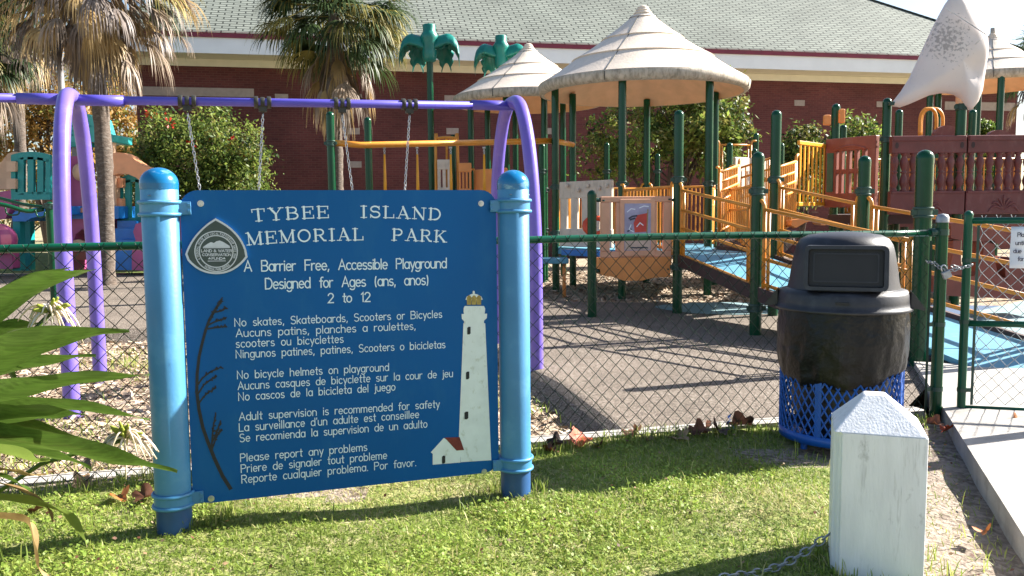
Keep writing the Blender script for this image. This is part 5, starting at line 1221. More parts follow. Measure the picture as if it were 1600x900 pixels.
mb = MB(); mb.prism([cpx(1572, 440), cpx(1570, 410), cpx(1580, 402), cpx(1604, 404), cpx(1604, 441)], (0, .4, 0)); mb.build('block_step', M['redbrown'], climb, bevel=.03)
# orange-brown curved piece under the flight
mb = MB(); pc_ = [Q(x_, y_, 11.9) for x_, y_ in ((1236, 352), (1238, 344), (1255, 342), (1266, 340), (1277, 338), (1286, 344), (1290, 352), (1284, 352), (1277, 344), (1268, 345), (1258, 348), (1244, 356))]
mb.prism(pc_, (0, .3, 0)); tag(mb.build('wave_step', M['orange'], None, bevel=.02), 'small orange-brown wave-shaped step under the yellow barrier', 'step')

# ------------------------------------------------------------------ thatched pavilions
def pavilion(c, Rr, za, ze, label, offs, seed, post_r=.066, deck_z=.8):
    c = Vector(c); pv = thing('thatched_pavilion', label, 'pavilion', c)
    hh = za - ze; mb = MB()
    prof = [(.012, 0), (.03, .004), (.05, .018), (.055, .03), (.05, .036), (.065, .052), (.07, .066), (.064, .07), (.085, .092), (.092, .108), (.085, .112), (.125, .145), (.135, .160)]
    def sl(f0, f1, r0, r1): return [(r0 + (r1 - r0) * t, f0 + (f1 - f0) * t + .012 * math.sin(PI * t)) for t in (0, .25, .5, .75, 1)]
    tiers = [sl(.155, .44, .12, .40), sl(.425, .70, .365, .685), sl(.685, 1.0, .65, 1.0)]
    mb.lathe([(r_ * Rr, za - f * hh) for r_, f in prof], c, 24)
    for t in tiers:
        mb.lathe([(r_ * Rr, za - f * hh) for r_, f in t], c, 72)
        r_, f = t[-1]; mb.lathe([(r_ * Rr, za - f * hh), ((r_ - .012) * Rr, za - f * hh - .035), ((r_ - .06) * Rr, za - f * hh - .03)], c, 72)
    roof = mb.build('roof', M['thatch'], pv)
    mb = MB(); mb.lathe([(Rr * .999, ze - .004), (Rr * 1.012, ze - .03), (Rr * 1.005, ze - .13), (Rr * .985, ze - .175), (Rr * .95, ze - .18)], c, 72); mb.build('rim', M['thatchrim'], roof)
    mb = MB(); mb.lathe([(Rr * .95, ze - .18), (Rr * .93, ze - .10), (Rr * .5, ze + hh * .28), (.05, ze + hh * .62)], c, 48); mb.build('underside', M['tanbounce'], roof)
    mb = MB()
    for a in (-2.05, -.45, 1.2, 2.9):
        d = Vector((math.cos(a), math.sin(a), 0))
        for t in tiers: mb.tube([c + d * r_ * Rr + UP * (za - f * hh + .001) for r_, f in t], .008, 4)
        mb.tube([c + d * Rr * 1.013 + UP * (ze - .02), c + d * Rr * 1.004 + UP * (ze - .16)], .008, 4)
    mb.build('seam', M['seam'], roof)
    for dx, dy in offs:
        q = c + Vector((dx, dy, 0)); f = math.hypot(dx, dy) / Rr
        gpost2(pv, q, ze + hh * max(0, .55 * (1 - f)) - .08, post_r, cap=False, collars=(1.82, 1.0))
    return pv
c1 = Q(1003, 300, 15.3); c1.z = 0
o1 = [(Q(868, 300, 15.2).x - c1.x, -.1), (Q(972, 300, 13.8).x - c1.x, -1.5), (Q(1107, 300, 14.0).x - c1.x, -1.3), (Q(895, 300, 16.3).x - c1.x, 1.0), (Q(1010, 300, 16.9).x - c1.x, 1.6), (Q(1116, 300, 16.0).x - c1.x, .7)]
pav = pavilion(c1, 1.84, H(9, 15.3, 993), H(132, 15.3, 993), 'large cream thatched-style cone roof on green posts above the yellow railings', o1, 1)
deck('deck', pav, [wz(c1 + Vector((x_, y_, 0)), .75) for x_, y_ in (o1[0], o1[1], o1[2], o1[5], o1[4], o1[3])], .12, 'deckblue')
def pv_(i): return wz(c1 + Vector((*o1[i], 0)), .77)
for i, j in ((0, 3), (3, 4), (4, 5)):
    pipe_rail(pav, pv_(i), pv_(j), hs=(1.06, .06), pickets=.10, name='picket_rail')
pipe_rail(pav, pv_(2), pv_(5), hs=(1.0, .7, .06), pickets=.12, name='picket_rail')
# cream slotted panel between two pavilion posts
def slotted(parent, a, b, z0, z1, m, name, nsl=5, th=.07):
    a, b = wz(Vector(a), 0), wz(Vector(b), 0); ex = (b - a).normalized(); L = (b - a).length; az = math.atan2(ex.y, ex.x); mb = MB(); c = (a + b) / 2; h = z1 - z0
    mb.box(c + UP * (z1 - h * .13), (L, th, h * .26), rz=az); mb.box(c + UP * (z0 + h * .14), (L, th, h * .28), rz=az)
    for i in range(nsl + 1): mb.box(a + ex * (L * (i + .35) / (nsl + .7)) + UP * (z0 + h / 2), (L / (nsl * 2.0), th * .85, h * .5), rz=az)
    return mb.build(name, M[m], parent, bevel=.015)
cp = slotted(pav, Q(876, 300, 15.0), Q(957, 300, 14.0), H(386, 14.6, 900), H(283, 14.6, 900), 'cream', 'slotted_panel', 4)
mb = MB(); a, b = Q(880, 300, 14.9), Q(955, 300, 13.95); ex = (b - a); ex.z = 0; ex.normalize(); nn = Vector((ex.y, -ex.x, 0))
for px, py in ((887, 290), (905, 297), (920, 290), (938, 294), (950, 290)):
    q = Q(px, py, 14.45 - (px - 915) * .0115) ; q += nn * .03; mb.lathe([(.03, -.03), (.04, 0), (.03, .03)], q, 10)
mb.build('roller_bead', M['cream'], cp)
mb = MB(); q = Q(930, 353, 13.6); n_ = 16
mb.tube([q + Vector((.17 * math.cos(t), -.02 + .04 * math.sin(t), .13 * math.sin(t))) for t in [2 * PI * k / n_ for k in range(n_)]], .045, 8, closed=True)
mb.build('wheel_spinner', mat('red_orange_plastic', (.62, .07, .02), .4), cp)
mb = MB(); q = wz(Q(858, 300, 14.2), .0); mb.box(q + UP * H(407, 14.2, 858), (.62, .5, .09)); stp = mb.build('transfer_step', M['deckblue'], pav, bevel=.02)
mb = MB()
for dx in (-.24, .24): mb.tube([q + Vector((dx, -.1, -.05)), q + Vector((dx, -.1, H(409, 14.2, 858)))], .03, 8)
mb.build('step_leg', M['orange'], stp)
mb = MB(); a, b = Q(882, 300, 14.7), Q(955, 300, 13.75); mb.bar(wz(a, H(396, 14.2, 918)), wz(b, H(396, 14.2, 918)), .16, .10); mb.build('deck_edge', M['kidblue'], pav, bevel=.01)

c2 = Q(827, 300, 18.4); c2.z = 0
o2 = [(Q(px, 300, 18.4 + dy).x - c2.x, dy) for px, dy in ((737, -.3), (763, .9), (792, -1.2), (806, 1.3), (851, -1.1), (880, .5))]
pav2 = pavilion(c2, 1.60, H(68, 18.4, 827), H(152, 18.4, 827), 'cream thatched-style cone roof behind the purple swing arch and beside the larger one', o2, 2)
pipe_rail(pav2, wz(c2 + Vector((o2[0][0], -.4, 0)), 1.2), wz(c2 + Vector((o2[2][0], -1.2, 0)), 1.2), hs=(1.0, .06), pickets=.1, name='picket_rail')
mb = MB(); a, b = Q(744, 300, 17.7), Q(792, 300, 17.0); mb.bar(wz(a, H(285, 17.4, 768)), wz(b, H(285, 17.4, 768)), .06, .55); mb.build('panel', M['orange'], pav2, bevel=.02)
c3 = Q(1541, 300, 18.2); c3.z = 0
o3 = [(Q(px, 300, 18.2 + dy).x - c3.x, dy) for px, dy in ((1448, -.2), (1461, .7), (1522, -1.0), (1557, -1.2), (1610, .6), (1630, -.6))]
pav3 = pavilion(c3, 1.36, H(52, 18.2, 1541), H(122, 18.2, 1541), 'cream thatched-style cone roof standing behind the white sail', o3, 3)
mb = MB(); mb.tube([c3 + UP * H(56, 18.2, 1541), c3 + UP * H(44, 18.2, 1541)], .05, 8); mb.build('finial', M['kerbc'], pav3)

# further green posts and yellow rails between ramp and pavilions: one walkway behind
walk = thing('slatted_walkway', 'walkway with peach slatted panels and yellow rails beyond the ramp', 'walkway', wz(Q(1130, 300, 17), 0))
for px, top, Y in ((1139, 223, 17.5), (1180, 208, 19), (1219, 223, 17), (948, 223, 18.5), (1027, 240, 19.5), (847, 224, 16.8), (1178, 232, 18)):
    gpost2(walk, Q(px, 300, Y), H(top, Y, px), .066 if Y < 18 else .06, collars=(H(268, Y, px),))
a, b = Q(1112, 300, 17.2), Q(1137, 300, 17.4); slotted(walk, a, b, H(335, 17.3, 1125), H(265, 17.3, 1125), 'peach', 'slatted_panel', 3)
a, b = Q(1146, 300, 17.6), Q(1200, 300, 18.4); slotted(walk, a, b, H(330, 18, 1170), H(247, 18, 1170), 'cream', 'slatted_panel', 5)
pipe_rail(walk, wz(Q(1140, 300, 16.9), 1.1), wz(Q(1215, 300, 16.2), 1.35), hs=(1.05, .85, .65, .45, .05), pickets=.14)
pipe_rail(walk, wz(Q(1115, 300, 18.6), 1.2), wz(Q(1180, 300, 18.8), 1.2), hs=(1.6, 1.0), pickets=0)
deck('deck', walk, [wz(Q(1100, 300, 16.6), 1.08), wz(Q(1230, 300, 15.6), 1.08), wz(Q(1230, 300, 18.5), 1.08), wz(Q(1100, 300, 18.5), 1.08)], .12, 'rb2')
mb = MB(); q = Q(1159, 360, 14.5); mb.lathe([(.30, .15), (.36, .5), (.30, .9), (.2, 1.0), (.18, .95)], wz(q, 0), 18); tag(mb.build('drum_stool', M['cream'], None), 'cream barrel-shaped play drum standing under the rear walkway', 'drum')

# story panel between its short post and the ramp post
sp_ = thing('story_panel', 'peach play panel with a coloured picture and an orange trough beneath', 'play panel', wz(Q(993, 400, 11.4), 0))
pA_ = P(925, 495, 0); gpost2(sp_, pA_, H(297, pA_.y, 925), .060)
ya, yb = 11.32, 11.45; a, b = Q(938, 300, ya), Q(1049, 300, yb); a.z = b.z = 0; ex = (b - a).normalized(); nn = Vector((ex.y, -ex.x, 0)); az = math.atan2(ex.y, ex.x); L = (b - a).length
zt4, zb4 = H(307, 11.4, 993), H(402, 11.4, 993)
def spt(px, py): return a + ex * (L * (px - 938) / 111) + UP * H(py, 11.4, 993)
mb = MB()
def rect(x0, y0, x1, y1, th=.07, off=0): 
    p0, p1 = spt(x0, y1), spt(x1, y0); c = (p0 + p1) / 2 + nn * off; mb.box(c, ((p1 - p0).dot(ex), th, p1.z - p0.z), rz=az)
rect(938, 307, 1049, 316); rect(938, 316, 952, 392); rect(962, 316, 1026, 392); rect(1036, 316, 1049, 392); rect(938, 392, 1049, 402); rect(967, 311, 1022, 400, .02, .042)
pnl = mb.build('panel', M['peach'], sp_, bevel=.012)
mb = MB(); mb.prism([spt(*q) for q in ((934, 402), (1049, 402), (1046, 433), (1018, 434), (1002, 438), (975, 438), (958, 432), (938, 428))], -nn * .22); mb.V = [v + nn * .05 for v in mb.V]; mb.build('trough', M['orange'], pnl, bevel=.02)
pl_ = Letters(spt(938, 402) * 1.0, ex, UP, nn)
def pz(x_, y_): q = spt(x_, y_) - spt(938, 402); return (q.dot(ex), q.z)
def patch(nm, pts, m, off): 
    l_ = Letters(spt(938, 402), ex, UP, nn); l_.poly([pz(*q) for q in pts][::-1], off); return l_.mb.build(nm, m, pnl)
pic = patch('picture', [(974, 318), (1015, 318), (1015, 391), (974, 391)], mat('lilac_print', (.36, .33, .44), .5), .056)
patch('picture_frame_line', [(975, 372), (1014, 372), (1014, 390), (975, 390)], mat('buff_print', (.55, .40, .32), .5), .058)
patch('red_flag', [(994, 336), (1009, 333), (1008, 362), (990, 363), (988, 348)], mat('red_print', (.60, .06, .04), .5), .0585)
patch('flag_pole', [(1009.5, 327), (1011, 327), (1009.5, 366), (1008, 366)], M['signgold'], .059)
l_ = Letters(spt(938, 402), ex, UP, nn, .0595)
for pts in ([(981, 341), (986, 338), (993, 337)], [(983, 343), (990, 341)], [(979, 361), (984, 358)], [(984, 377), (1012, 377)] * 0): 
    if pts: l_.stroke([pz(*q) for q in pts], .022)
for k in range(9): x0 = 985 + k * 2.9; l_.stroke([pz(x0, 386.5), pz(x0 + 1.9, 386.5 + (k % 3) * .4)], .018)
l_.mb.build('printed_marks', M['ink'], pic)
l_ = Letters(spt(938, 402), ex, UP, nn, .0602)
for pts in ([(978, 331), (984, 326), (990, 327)], [(997, 325), (1004, 322), (1011, 323)], [(984, 351), (981, 358), (988, 362)], [(993, 354), (998, 348), (1003, 352)], [(990, 366), (1000, 366)]): l_.stroke([pz(*q) for q in pts], .012)
l_.mb.build('white_marks', M['paper'], pic)
mb = MB()
for px, py in ((942, 313), (1045, 312), (1043, 421)): mb.lathe([(.018, -.01), (.018, .01)], spt(px, py) + nn * .04, 8)
mb.tube([spt(925, 312) + nn * 0, spt(940, 312)], .028, 8); mb.tube([spt(925, 422), spt(940, 422)], .028, 8); mb.tube([spt(1047, 313), spt(1058, 313)], .02, 8)
mb.build('panel_bracket', M['darkcollar'], pnl)

# overhead trapeze beam on two posts
ob = thing('overhead_beam', 'yellow overhead beam on green posts with hanging yellow grab bars', 'climber', wz(Q(650, 300, 14.4), 0))
yA, yB_ = 14.0, 15.3
gpost2(ob, Q(519, 300, yA), H(174, yA, 519), .066, collars=(H(224, yA, 519),)); gpost2(ob, Q(577, 300, 14.3), H(183, 14.3, 577), .06)
def obp(px): f = (px - 519) / (868 - 519); return Q(px, 300, yA + (yB_ - yA) * f)
mb = MB(); e0 = wz(obp(524), H(223, yA, 519)); e1 = wz(obp(566), H(227, 14.2, 566)); e2 = wz(obp(866), H(220, yB_, 866))
mb.tube([e0, e1, e2], .052, 12); mb.tube([e2, wz(Q(895, 300, 16.2), e2.z)], .05, 12); mb.build('beam', M['yellow'], ob)
for px in (602, 653, 705, 757):
    q = wz(obp(px), H(227 - (px - 566) * .023, 14.6, px) - .05); mb = MB()
    mb.tube([q, q - UP * .03], .03, 8); chain(mb, [q - UP * .02, q - UP * .14], .05, .012, .005); gb = mb.build('hook', M['steel'], ob)
    mb = MB(); mb.tube([q - UP * .13, q - UP * .62, q - UP * .95], [.016, .026, .026], 8); mb.tube([q - UP * .95 - U * .12, q - UP * .95 + U * .12], .022, 8); mb.build('grab_bar', M['yellow2'], gb)
# small tan and yellow ladder frame behind it
lf = thing('ladder_frame', 'yellow ladder frame with a tan panel behind the overhead beam', 'climber', wz(Q(700, 300, 17.6), 0))
Yl = 17.6; mb = MB(); a, b = Q(682, 300, Yl), Q(716, 300, Yl); zt5 = H(216, Yl, 700)
mb.tube(spline([wz(a, 0), wz(a, zt5 - .15), wz(a + Vector((.06, 0, 0)), zt5), wz(b - Vector((.06, 0, 0)), zt5), wz(b, zt5 - .15), wz(b, 0)], 30), .03, 8)
for k in range(3): mb.tube([wz(a, .8 + k * .5), wz(b, .8 + k * .5)], .02, 8)
mb.tube([wz((a + b) / 2, 0), wz((a + b) / 2, zt5)], .024, 8); mb.build('frame', M['yellow'], lf)
slotted(lf, Q(684, 300, 17.45), Q(705, 300, 17.45), H(310, Yl, 695), H(250, Yl, 695), 'cream', 'panel', 2)
slotted(lf, Q(717, 300, 17.5), Q(737, 300, 17.5), H(310, Yl, 727), H(255, Yl, 727), 'orange', 'panel', 3)
gpost2(lf, Q(709, 300, 17.9), H(210, 17.9, 709), .06)

# fibreglass palm posts
def palm_post(c, ztop, label, s=1.0):
    c = wz(Vector(c), 0); o = thing('palm_post', label, 'play post', c, 'teal palm posts'); zt = ztop - .75 * s
    mb = MB(); mb.lathe([(.068, -.1), (.068, zt)], c, 18); mb.lathe([(.075, 1.6), (.075, 1.7)], c, 18); mb.build('pole', M['green'], o)
    mb = MB(); mb.lathe([(.075 * s, zt), (.13 * s, zt + .03 * s), (.15 * s, zt + .10 * s), (.155 * s, zt + .20 * s), (.15 * s, zt + .34 * s), (.17 * s, zt + .46 * s), (.19 * s, zt + .54 * s), (.15 * s, zt + .60 * s), (.13 * s, zt + .64 * s), (.135 * s, zt + .74 * s), (.125 * s, zt + .77 * s), (.001, zt + .77 * s)], c, 16); cr_ = mb.build('palm_head', M['teal'], o)
    for a in (.10, PI - .10, 1.05, 2.09):
        d = Vector((math.cos(a), math.sin(a), 0)); sd = Vector((-d.y, d.x, 0)); mb = MB(); vs = []; n = 12
        for i in range(n + 1):
            t = i / n; rr_ = s * (.06 + .56 * math.sin(t * 1.70)); zz = zt + s * (.50 + .13 * math.sin(t * PI * .8) - .78 * max(0, t - .35) ** 1.3)
            wv = s * (.09 + .14 * math.sin(min(t * 1.05, 1) * PI * .93)); p = c + d * rr_ + UP * zz
            saw = .82 if i % 2 else 1.12
            for q in range(9):
                u_ = -1 + q / 4; vs.append(p + sd * wv * u_ * saw - UP * (.21 * s * u_ * u_))
            for q in range(9):
                u_ = 1 - q / 4; vs.append(p + sd * wv * u_ * saw * .9 - UP * (.21 * s * u_ * u_ + .055 * s))
        fs = [(i * 18 + j, i * 18 + (j + 1) % 18, (i + 1) * 18 + (j + 1) % 18, (i + 1) * 18 + j) for i in range(n) for j in range(18)]
        mb.add(vs, fs, True); mb.add(vs[-18:], [list(range(18))]); mb.build('frond', M['teal'], cr_)
    return o
p1_ = palm_post(Q(675, 300, 18), H(40, 18, 675), 'teal fibreglass palm on a green pole behind the swing beam, taller looking one')
p2_ = palm_post(Q(785, 300, 20), H(57, 20, 785), 'teal fibreglass palm partly hidden behind the smaller thatched roof')
# ------------------------------------------------------------------ toddler playset beyond the swings
kY = 20.0; kx = lambda x_, y_, Y=kY: Q(x_, y_, Y)
kid = thing('toddler_playset', 'colourful toddler playset in teal, coral, purple and blue beyond the swings', 'playset', wz(kx(130, 400), 0))
def kp(name, pts, Y, th, m, parent=None, bev=.03):
    mb = MB(); mb.prism([kx(x_, y_, Y) for x_, y_ in pts], (0, th, 0)); return mb.build(name, M[m], parent or kid, bevel=bev)
def slats(name, x0, x1, yt, yb, Y, m, n, curve=6, wd=.5):
    mb = MB(); W_ = x1 - x0
    def top(x_): u_ = (x_ - x0) / W_; return yt + curve * (2 * u_ - 1) ** 2
    k = 12; tp = [(x0 + W_ * i / k, top(x0 + W_ * i / k)) for i in range(k + 1)]
    mb.prism([kx(*q, Y) for q in tp + [(x_, y_ + 12) for x_, y_ in tp[::-1]]], (0, .10, 0)); mb.prism([kx(*q, Y) for q in ((x0, yb - 12), (x1, yb - 12), (x1, yb), (x0, yb))], (0, .10, 0))
    for i in range(n + 1):
        cx_ = x0 + W_ * i / n; hw_ = W_ / n * wd / 2; xa, xb = max(cx_ - hw_, x0), min(cx_ + hw_, x1)
        if i in (0, n): xa, xb = (x0, x0 + W_ / n * .45) if i == 0 else (x1 - W_ / n * .45, x1)
        mb.prism([kx(xa, top(xa) + 8, Y + .0), kx(xb, top(xb) + 8, Y), kx(xb, yb - 8, Y), kx(xa, yb - 8, Y)], (0, .094, 0))
    return mb.build(name, M[m], kid, bevel=.012)
slats('slatted_panel', 17, 78, 237, 312, 19.4, 'tealkid', 4, 5, .62); slats('slatted_panel', 183, 232, 272, 352, 20.4, 'tealkid', 3, 10, .55)
kp('side_panel', [(-25, 296), (-25, 270), (-8, 262), (3, 252), (12, 240), (22, 237), (33, 239), (26, 246), (20, 258), (17, 296)], 19.6, .5, 'tankid')
for y_ in (252, 279): kp('side_knuckle', [(10, y_), (24, y_), (24, y_ + 16), (10, y_ + 16)], 19.3, .2, 'tankid')
pp_ = kp('round_window_panel', [(104, 244), (134, 244), (134, 322), (104, 322)], 20.0, .12, 'magenta')
mb = MB(); c = kx(123, 269, 19.98); vs = []
for k in range(6):
    for j in range(22): t = 2 * PI * j / 22; r_ = .20 * math.cos(k * PI / 10); vs.append(c + Vector((r_ * .72 * math.cos(t), -.10 * math.sin(k * PI / 10), r_ * math.sin(t))))
mb.add(vs, [(k * 22 + j, (k + 1) * 22 + j, (k + 1) * 22 + (j + 1) % 22, k * 22 + (j + 1) % 22) for k in range(5) for j in range(22)], True); mb.build('bubble_window', M['tankid'], pp_)
kp('arch_beam', [(172, 262), (172, 241), (182, 238), (194, 239), (204, 244), (214, 252), (224, 259), (235, 262), (236, 270), (228, 280), (221, 284), (212, 277), (200, 272), (186, 271), (172, 275)], 19.8, .35, 'orangekid')
kp('corner_post', [(171, 270), (180, 270), (180, 325), (171, 325)], 20.1, .25, 'tankid'); kp('corner_post', [(170, 212), (177, 212), (177, 245), (170, 245)], 20.2, .15, 'tankid')
for y_ in (278, 310): kp('panel_knuckle', [(180, y_), (190, y_), (190, y_ + 15), (180, y_ + 15)], 20.2, .2, 'orangekid')
rf_ = kp('tower_roof', [(103, 222), (96, 222), (102, 205), (108, 186), (112, 178), (136, 178), (143, 182), (150, 206), (177, 210), (177, 222)], 20.1, 1.0, 'tealpale')
mb = MB()
for k in range(4):
    for j in range(5): mb.box(kx(108 + j * 7 + (k % 2) * 3, 190 + k * 7, 20.08), (.05, .03, .035))
mb.build('roof_texture', M['tealkid'], rf_)
kp('tower_beam', [(100, 222), (140, 222), (140, 229), (100, 229)], 20.0, .3, 'tealkid'); kp('tower_column', [(112, 229), (120, 229), (120, 246), (112, 246)], 20.5, .12, 'lamp', bev=.01); kp('tower_column', [(164, 221), (171, 221), (171, 330), (164, 330)], 20.6, .12, 'tankid', bev=.01)
kp('platform', [(104, 322), (185, 322), (185, 342), (104, 342)], 19.9, 1.2, 'kidblue')
kp('platform', [(18, 336), (24, 330), (60, 324), (110, 322), (110, 336), (62, 338), (48, 341), (40, 346), (20, 346)], 19.4, 1.2, 'kidblue')
for x_ in (20, 36): kp('leg', [(x_, 344), (x_ + 11, 344), (x_ + 12, 423), (x_ - 1, 423)], 19.5 if x_ < 30 else 20.3, .2, 'tealkid')
kp('arched_base', [(108, 342), (170, 342), (170, 424), (150, 424), (148, 380), (140, 362), (128, 358), (118, 366), (114, 385), (112, 424), (104, 424)], 20.0, .8, 'magenta')
kp('step', [(176, 375), (236, 375), (236, 422), (176, 422)], 19.6, 1.0, 'kidblue'); kp('step', [(180, 357), (222, 357), (222, 376), (180, 376)], 19.9, .7, 'kidblue'); kp('step', [(183, 345), (212, 345), (212, 358), (183, 358)], 20.2, .5, 'kidblue')
kp('slide_wall', [(206, 422), (206, 395), (212, 375), (208, 362), (212, 350), (222, 347), (240, 349), (300, 330), (320, 340), (310, 380), (250, 424)], 19.5, .12, 'magenta')
kp('slide_wall', [(-40, 345), (-40, 306), (17, 297), (18, 322), (8, 342)], 19.4, .3, 'magenta')
kp('keyboard_toy', [(112, 325), (124, 325), (124, 332), (112, 332)], 19.85, .05, 'whitek', pp_, .005); kp('keyboard_toy', [(124, 325), (130, 325), (130, 332), (124, 332)], 19.86, .05, 'orangekid', pp_, .005)
kp('wheel_cover', [(114, 376), (122, 374), (130, 377), (132, 383), (131, 392), (116, 392), (113, 383)], 19.9, .1, 'tankid'); kp('plinth', [(113, 394), (134, 394), (134, 406), (113, 406)], 19.9, .1, 'redbrown')
# striped crawl dome
mb = MB(); c = kx(-4, 374, 18.9); vs = []
nr, nn_ = 10, 22
for k in range(nr + 1):
    for j in range(nn_): t = 2 * PI * j / nn_; a = -PI / 2 + PI * k / nr; vs.append(c + Vector((.40 * math.cos(a) * math.cos(t), .40 * math.cos(a) * math.sin(t), .36 * math.sin(a))))
for k in range(nr):
    for j in range(nn_):
        mb.mi = 1 if (k % 3 == 0 or j % 3 == 0) else 0
        mb.F.append([k * nn_ + j, k * nn_ + (j + 1) % nn_, (k + 1) * nn_ + (j + 1) % nn_, (k + 1) * nn_ + j]); mb.S.append(True); mb.MI.append(mb.mi)
mb.V = vs; mb.build('checked_dome', [M['pinkkid'], M['magenta']], kid)
kp('magenta_block', [(-30, 390), (18, 390), (20, 420), (-30, 420)], 19.2, .5, 'magenta')

# green pipe frame near the playset
gpY = 13.9; gf = thing('pipe_frame', 'green pipe climbing frame with a short post beyond the lily', 'climber', wz(Q(74, 300, gpY), 0))
gpost2(gf, Q(76, 300, gpY), H(315, gpY, 74), .064, collars=(H(322, gpY, 74),))
mb = MB(); e = Q(70, 324, gpY)
mb.tube(spline([Q(-60, 303, gpY + .5), Q(-20, 307, gpY + .3), Q(5, 311, gpY + .2), Q(35, 319, gpY + .1), e], 16), .028, 10)
mb.tube(spline([Q(-60, 318, gpY - .5), Q(-20, 317, gpY - .4), Q(10, 321, gpY - .3), Q(42, 330, gpY - .15), Q(68, 327, gpY)], 16), .034, 10)
for x0, x1, y0, yb_ in ((8, 30, 323, 335), (55, 70, 327, 338)):
    mb.tube(spline([Q(x0, y0, gpY - .2), Q(x0 + 4, yb_, gpY - .2), Q(x1 - 2, yb_, gpY - .2), Q(x1, y0 + 4, gpY - .2)], 12), .013, 8)
mb.build('bent_pipe', M['green'], gf)

# ------------------------------------------------------------------ the brick building
BU = Vector((math.cos(BA), math.sin(BA), 0)); BW_ = Vector((-BU.y, BU.x, 0))
B0 = Q(220, 300, 25.9); B0.z = 0
BLn = (lambda: [t for t in np.linspace(10, 60, 2000) if 800 + FPX * ((B0 + BU * t + UP * 4 - CAMPOS).dot(cr)) / ((B0 + BU * t + UP * 4 - CAMPOS).dot(cf)) > 1587][0])()
zs = H(105, 25.9, 220) + .30
bld = thing('brick_building', 'long red-brown brick hall with a grey-green shingle roof behind the playground', 'building', B0)
dep = 12
mb = MB(); c4 = [B0, B0 + BU * BLn, B0 + BU * BLn + BW_ * dep, B0 + BW_ * dep]
mb.prism([c - UP * .3 for c in c4], UP * (zs + .3)); wall = mb.build('wall', M['brick'], bld)
def wallpx(px, py):
    d = ray(px, py); n = BW_; t = (B0 - CAMPOS).dot(n) / d.dot(n); return CAMPOS + d * t
def wblock(px, py, wpx=.40, h=.20):
    p = wallpx(px, py); m2 = MB(); m2.box(p - BW_ * .004, (wpx, .03, h), rz=BA); m2.build('block_inlay', M['block'], wall)
for px, py in ((552, 205), (555, 257), (704, 154), (707, 205), (862, 205), (1249, 161), (1377, 163), (1020, 205), (1255, 212), (556, 152), (440, 152)): wblock(px, py)
a, b = wallpx(222, 142), wallpx(397, 148); mb = MB(); mb.bar(a - BW_ * .004, wz(b, a.z) - BW_ * .004, .03, .26); mb.build('block_inlay', M['block'], wall); mb = MB(); a, b = wallpx(1476, 165), wallpx(1585, 168); mb.bar(a - BW_ * .004, wz(b, a.z) - BW_ * .004, .03, .30); 
mb.build('block_inlay', M['block'], wall); wblock(1540, 208, 1.6, .16)
OH = 1.15; fh = .46
e0, e1, e2, e3 = [B0 + BU * (-OH) - BW_ * OH, B0 + BU * (BLn + .5) - BW_ * OH, B0 + BU * (BLn + .5) + BW_ * (dep + OH), B0 - BU * OH + BW_ * (dep + OH)]
mb = MB(); mb.prism([e + UP * (zs + .003) for e in (e0, e1, e2, e3)], UP * .05); mb.build('soffit', M['soffit'], bld)
mb = MB(); 
for a, b in ((e0, e1), (e1, e2), (e2, e3), (e3, e0)): mb.bar(a + UP * (zs + fh / 2 - .03), b + UP * (zs + fh / 2 - .03), .05, fh)
mb.build('fascia', M['fascia'], bld)
mb = MB(); mb.bar(B0 - BW_ * .03 + UP * (zs - .115), B0 + BU * BLn - BW_ * .03 + UP * (zs - .115), .05, .22); mb.build('frieze', M['soffit'], bld)
mb = MB()
for a, b in ((e0, e1), (e1, e2), (e2, e3), (e3, e0)):
    o_ = (Vector((b.y - a.y, a.x - b.x, 0))).normalized() * .045
    mb.bar(a + o_ + UP * (zs + fh + .05), b + o_ + UP * (zs + fh + .05), .06, .17)
mb.build('gutter', M['crimson'], bld)
RP = R(34); hw_ = (dep + 2 * OH) / 2; rise = hw_ * math.tan(RP); zr0 = zs + fh + .10
ov = .10; x0, x1, x2, x3 = [e + d for e, d in ((e0, (-BU - BW_) * ov), (e1, (BU - BW_) * ov), (e2, (BU + BW_) * ov), (e3, (-BU + BW_) * ov))]
r0, r1 = e0 + BU * hw_ + BW_ * hw_ + UP * rise, e1 - BU * hw_ + BW_ * hw_ + UP * rise
mb = MB(); lift = UP * zr0
mb.add([x0 + lift, x1 + lift, r1 + lift, r0 + lift], [(0, 1, 2, 3)]); mb.add([x1 + lift, x2 + lift, r1 + lift], [(0, 1, 2)]); mb.add([x2 + lift, x3 + lift, r0 + lift, r1 + lift], [(0, 1, 2, 3)]); mb.add([x3 + lift, x0 + lift, r0 + lift], [(0, 1, 2)])
roof_ = mb.build('roof', M['shingle'], bld)
mb = MB()
for a, b in ((x1, r1), (x0, r0)): mb.bar(a + lift + UP * .01, b + lift + UP * .01, .22, .03)
mb.build('hip_cap', M['shingle'], roof_)

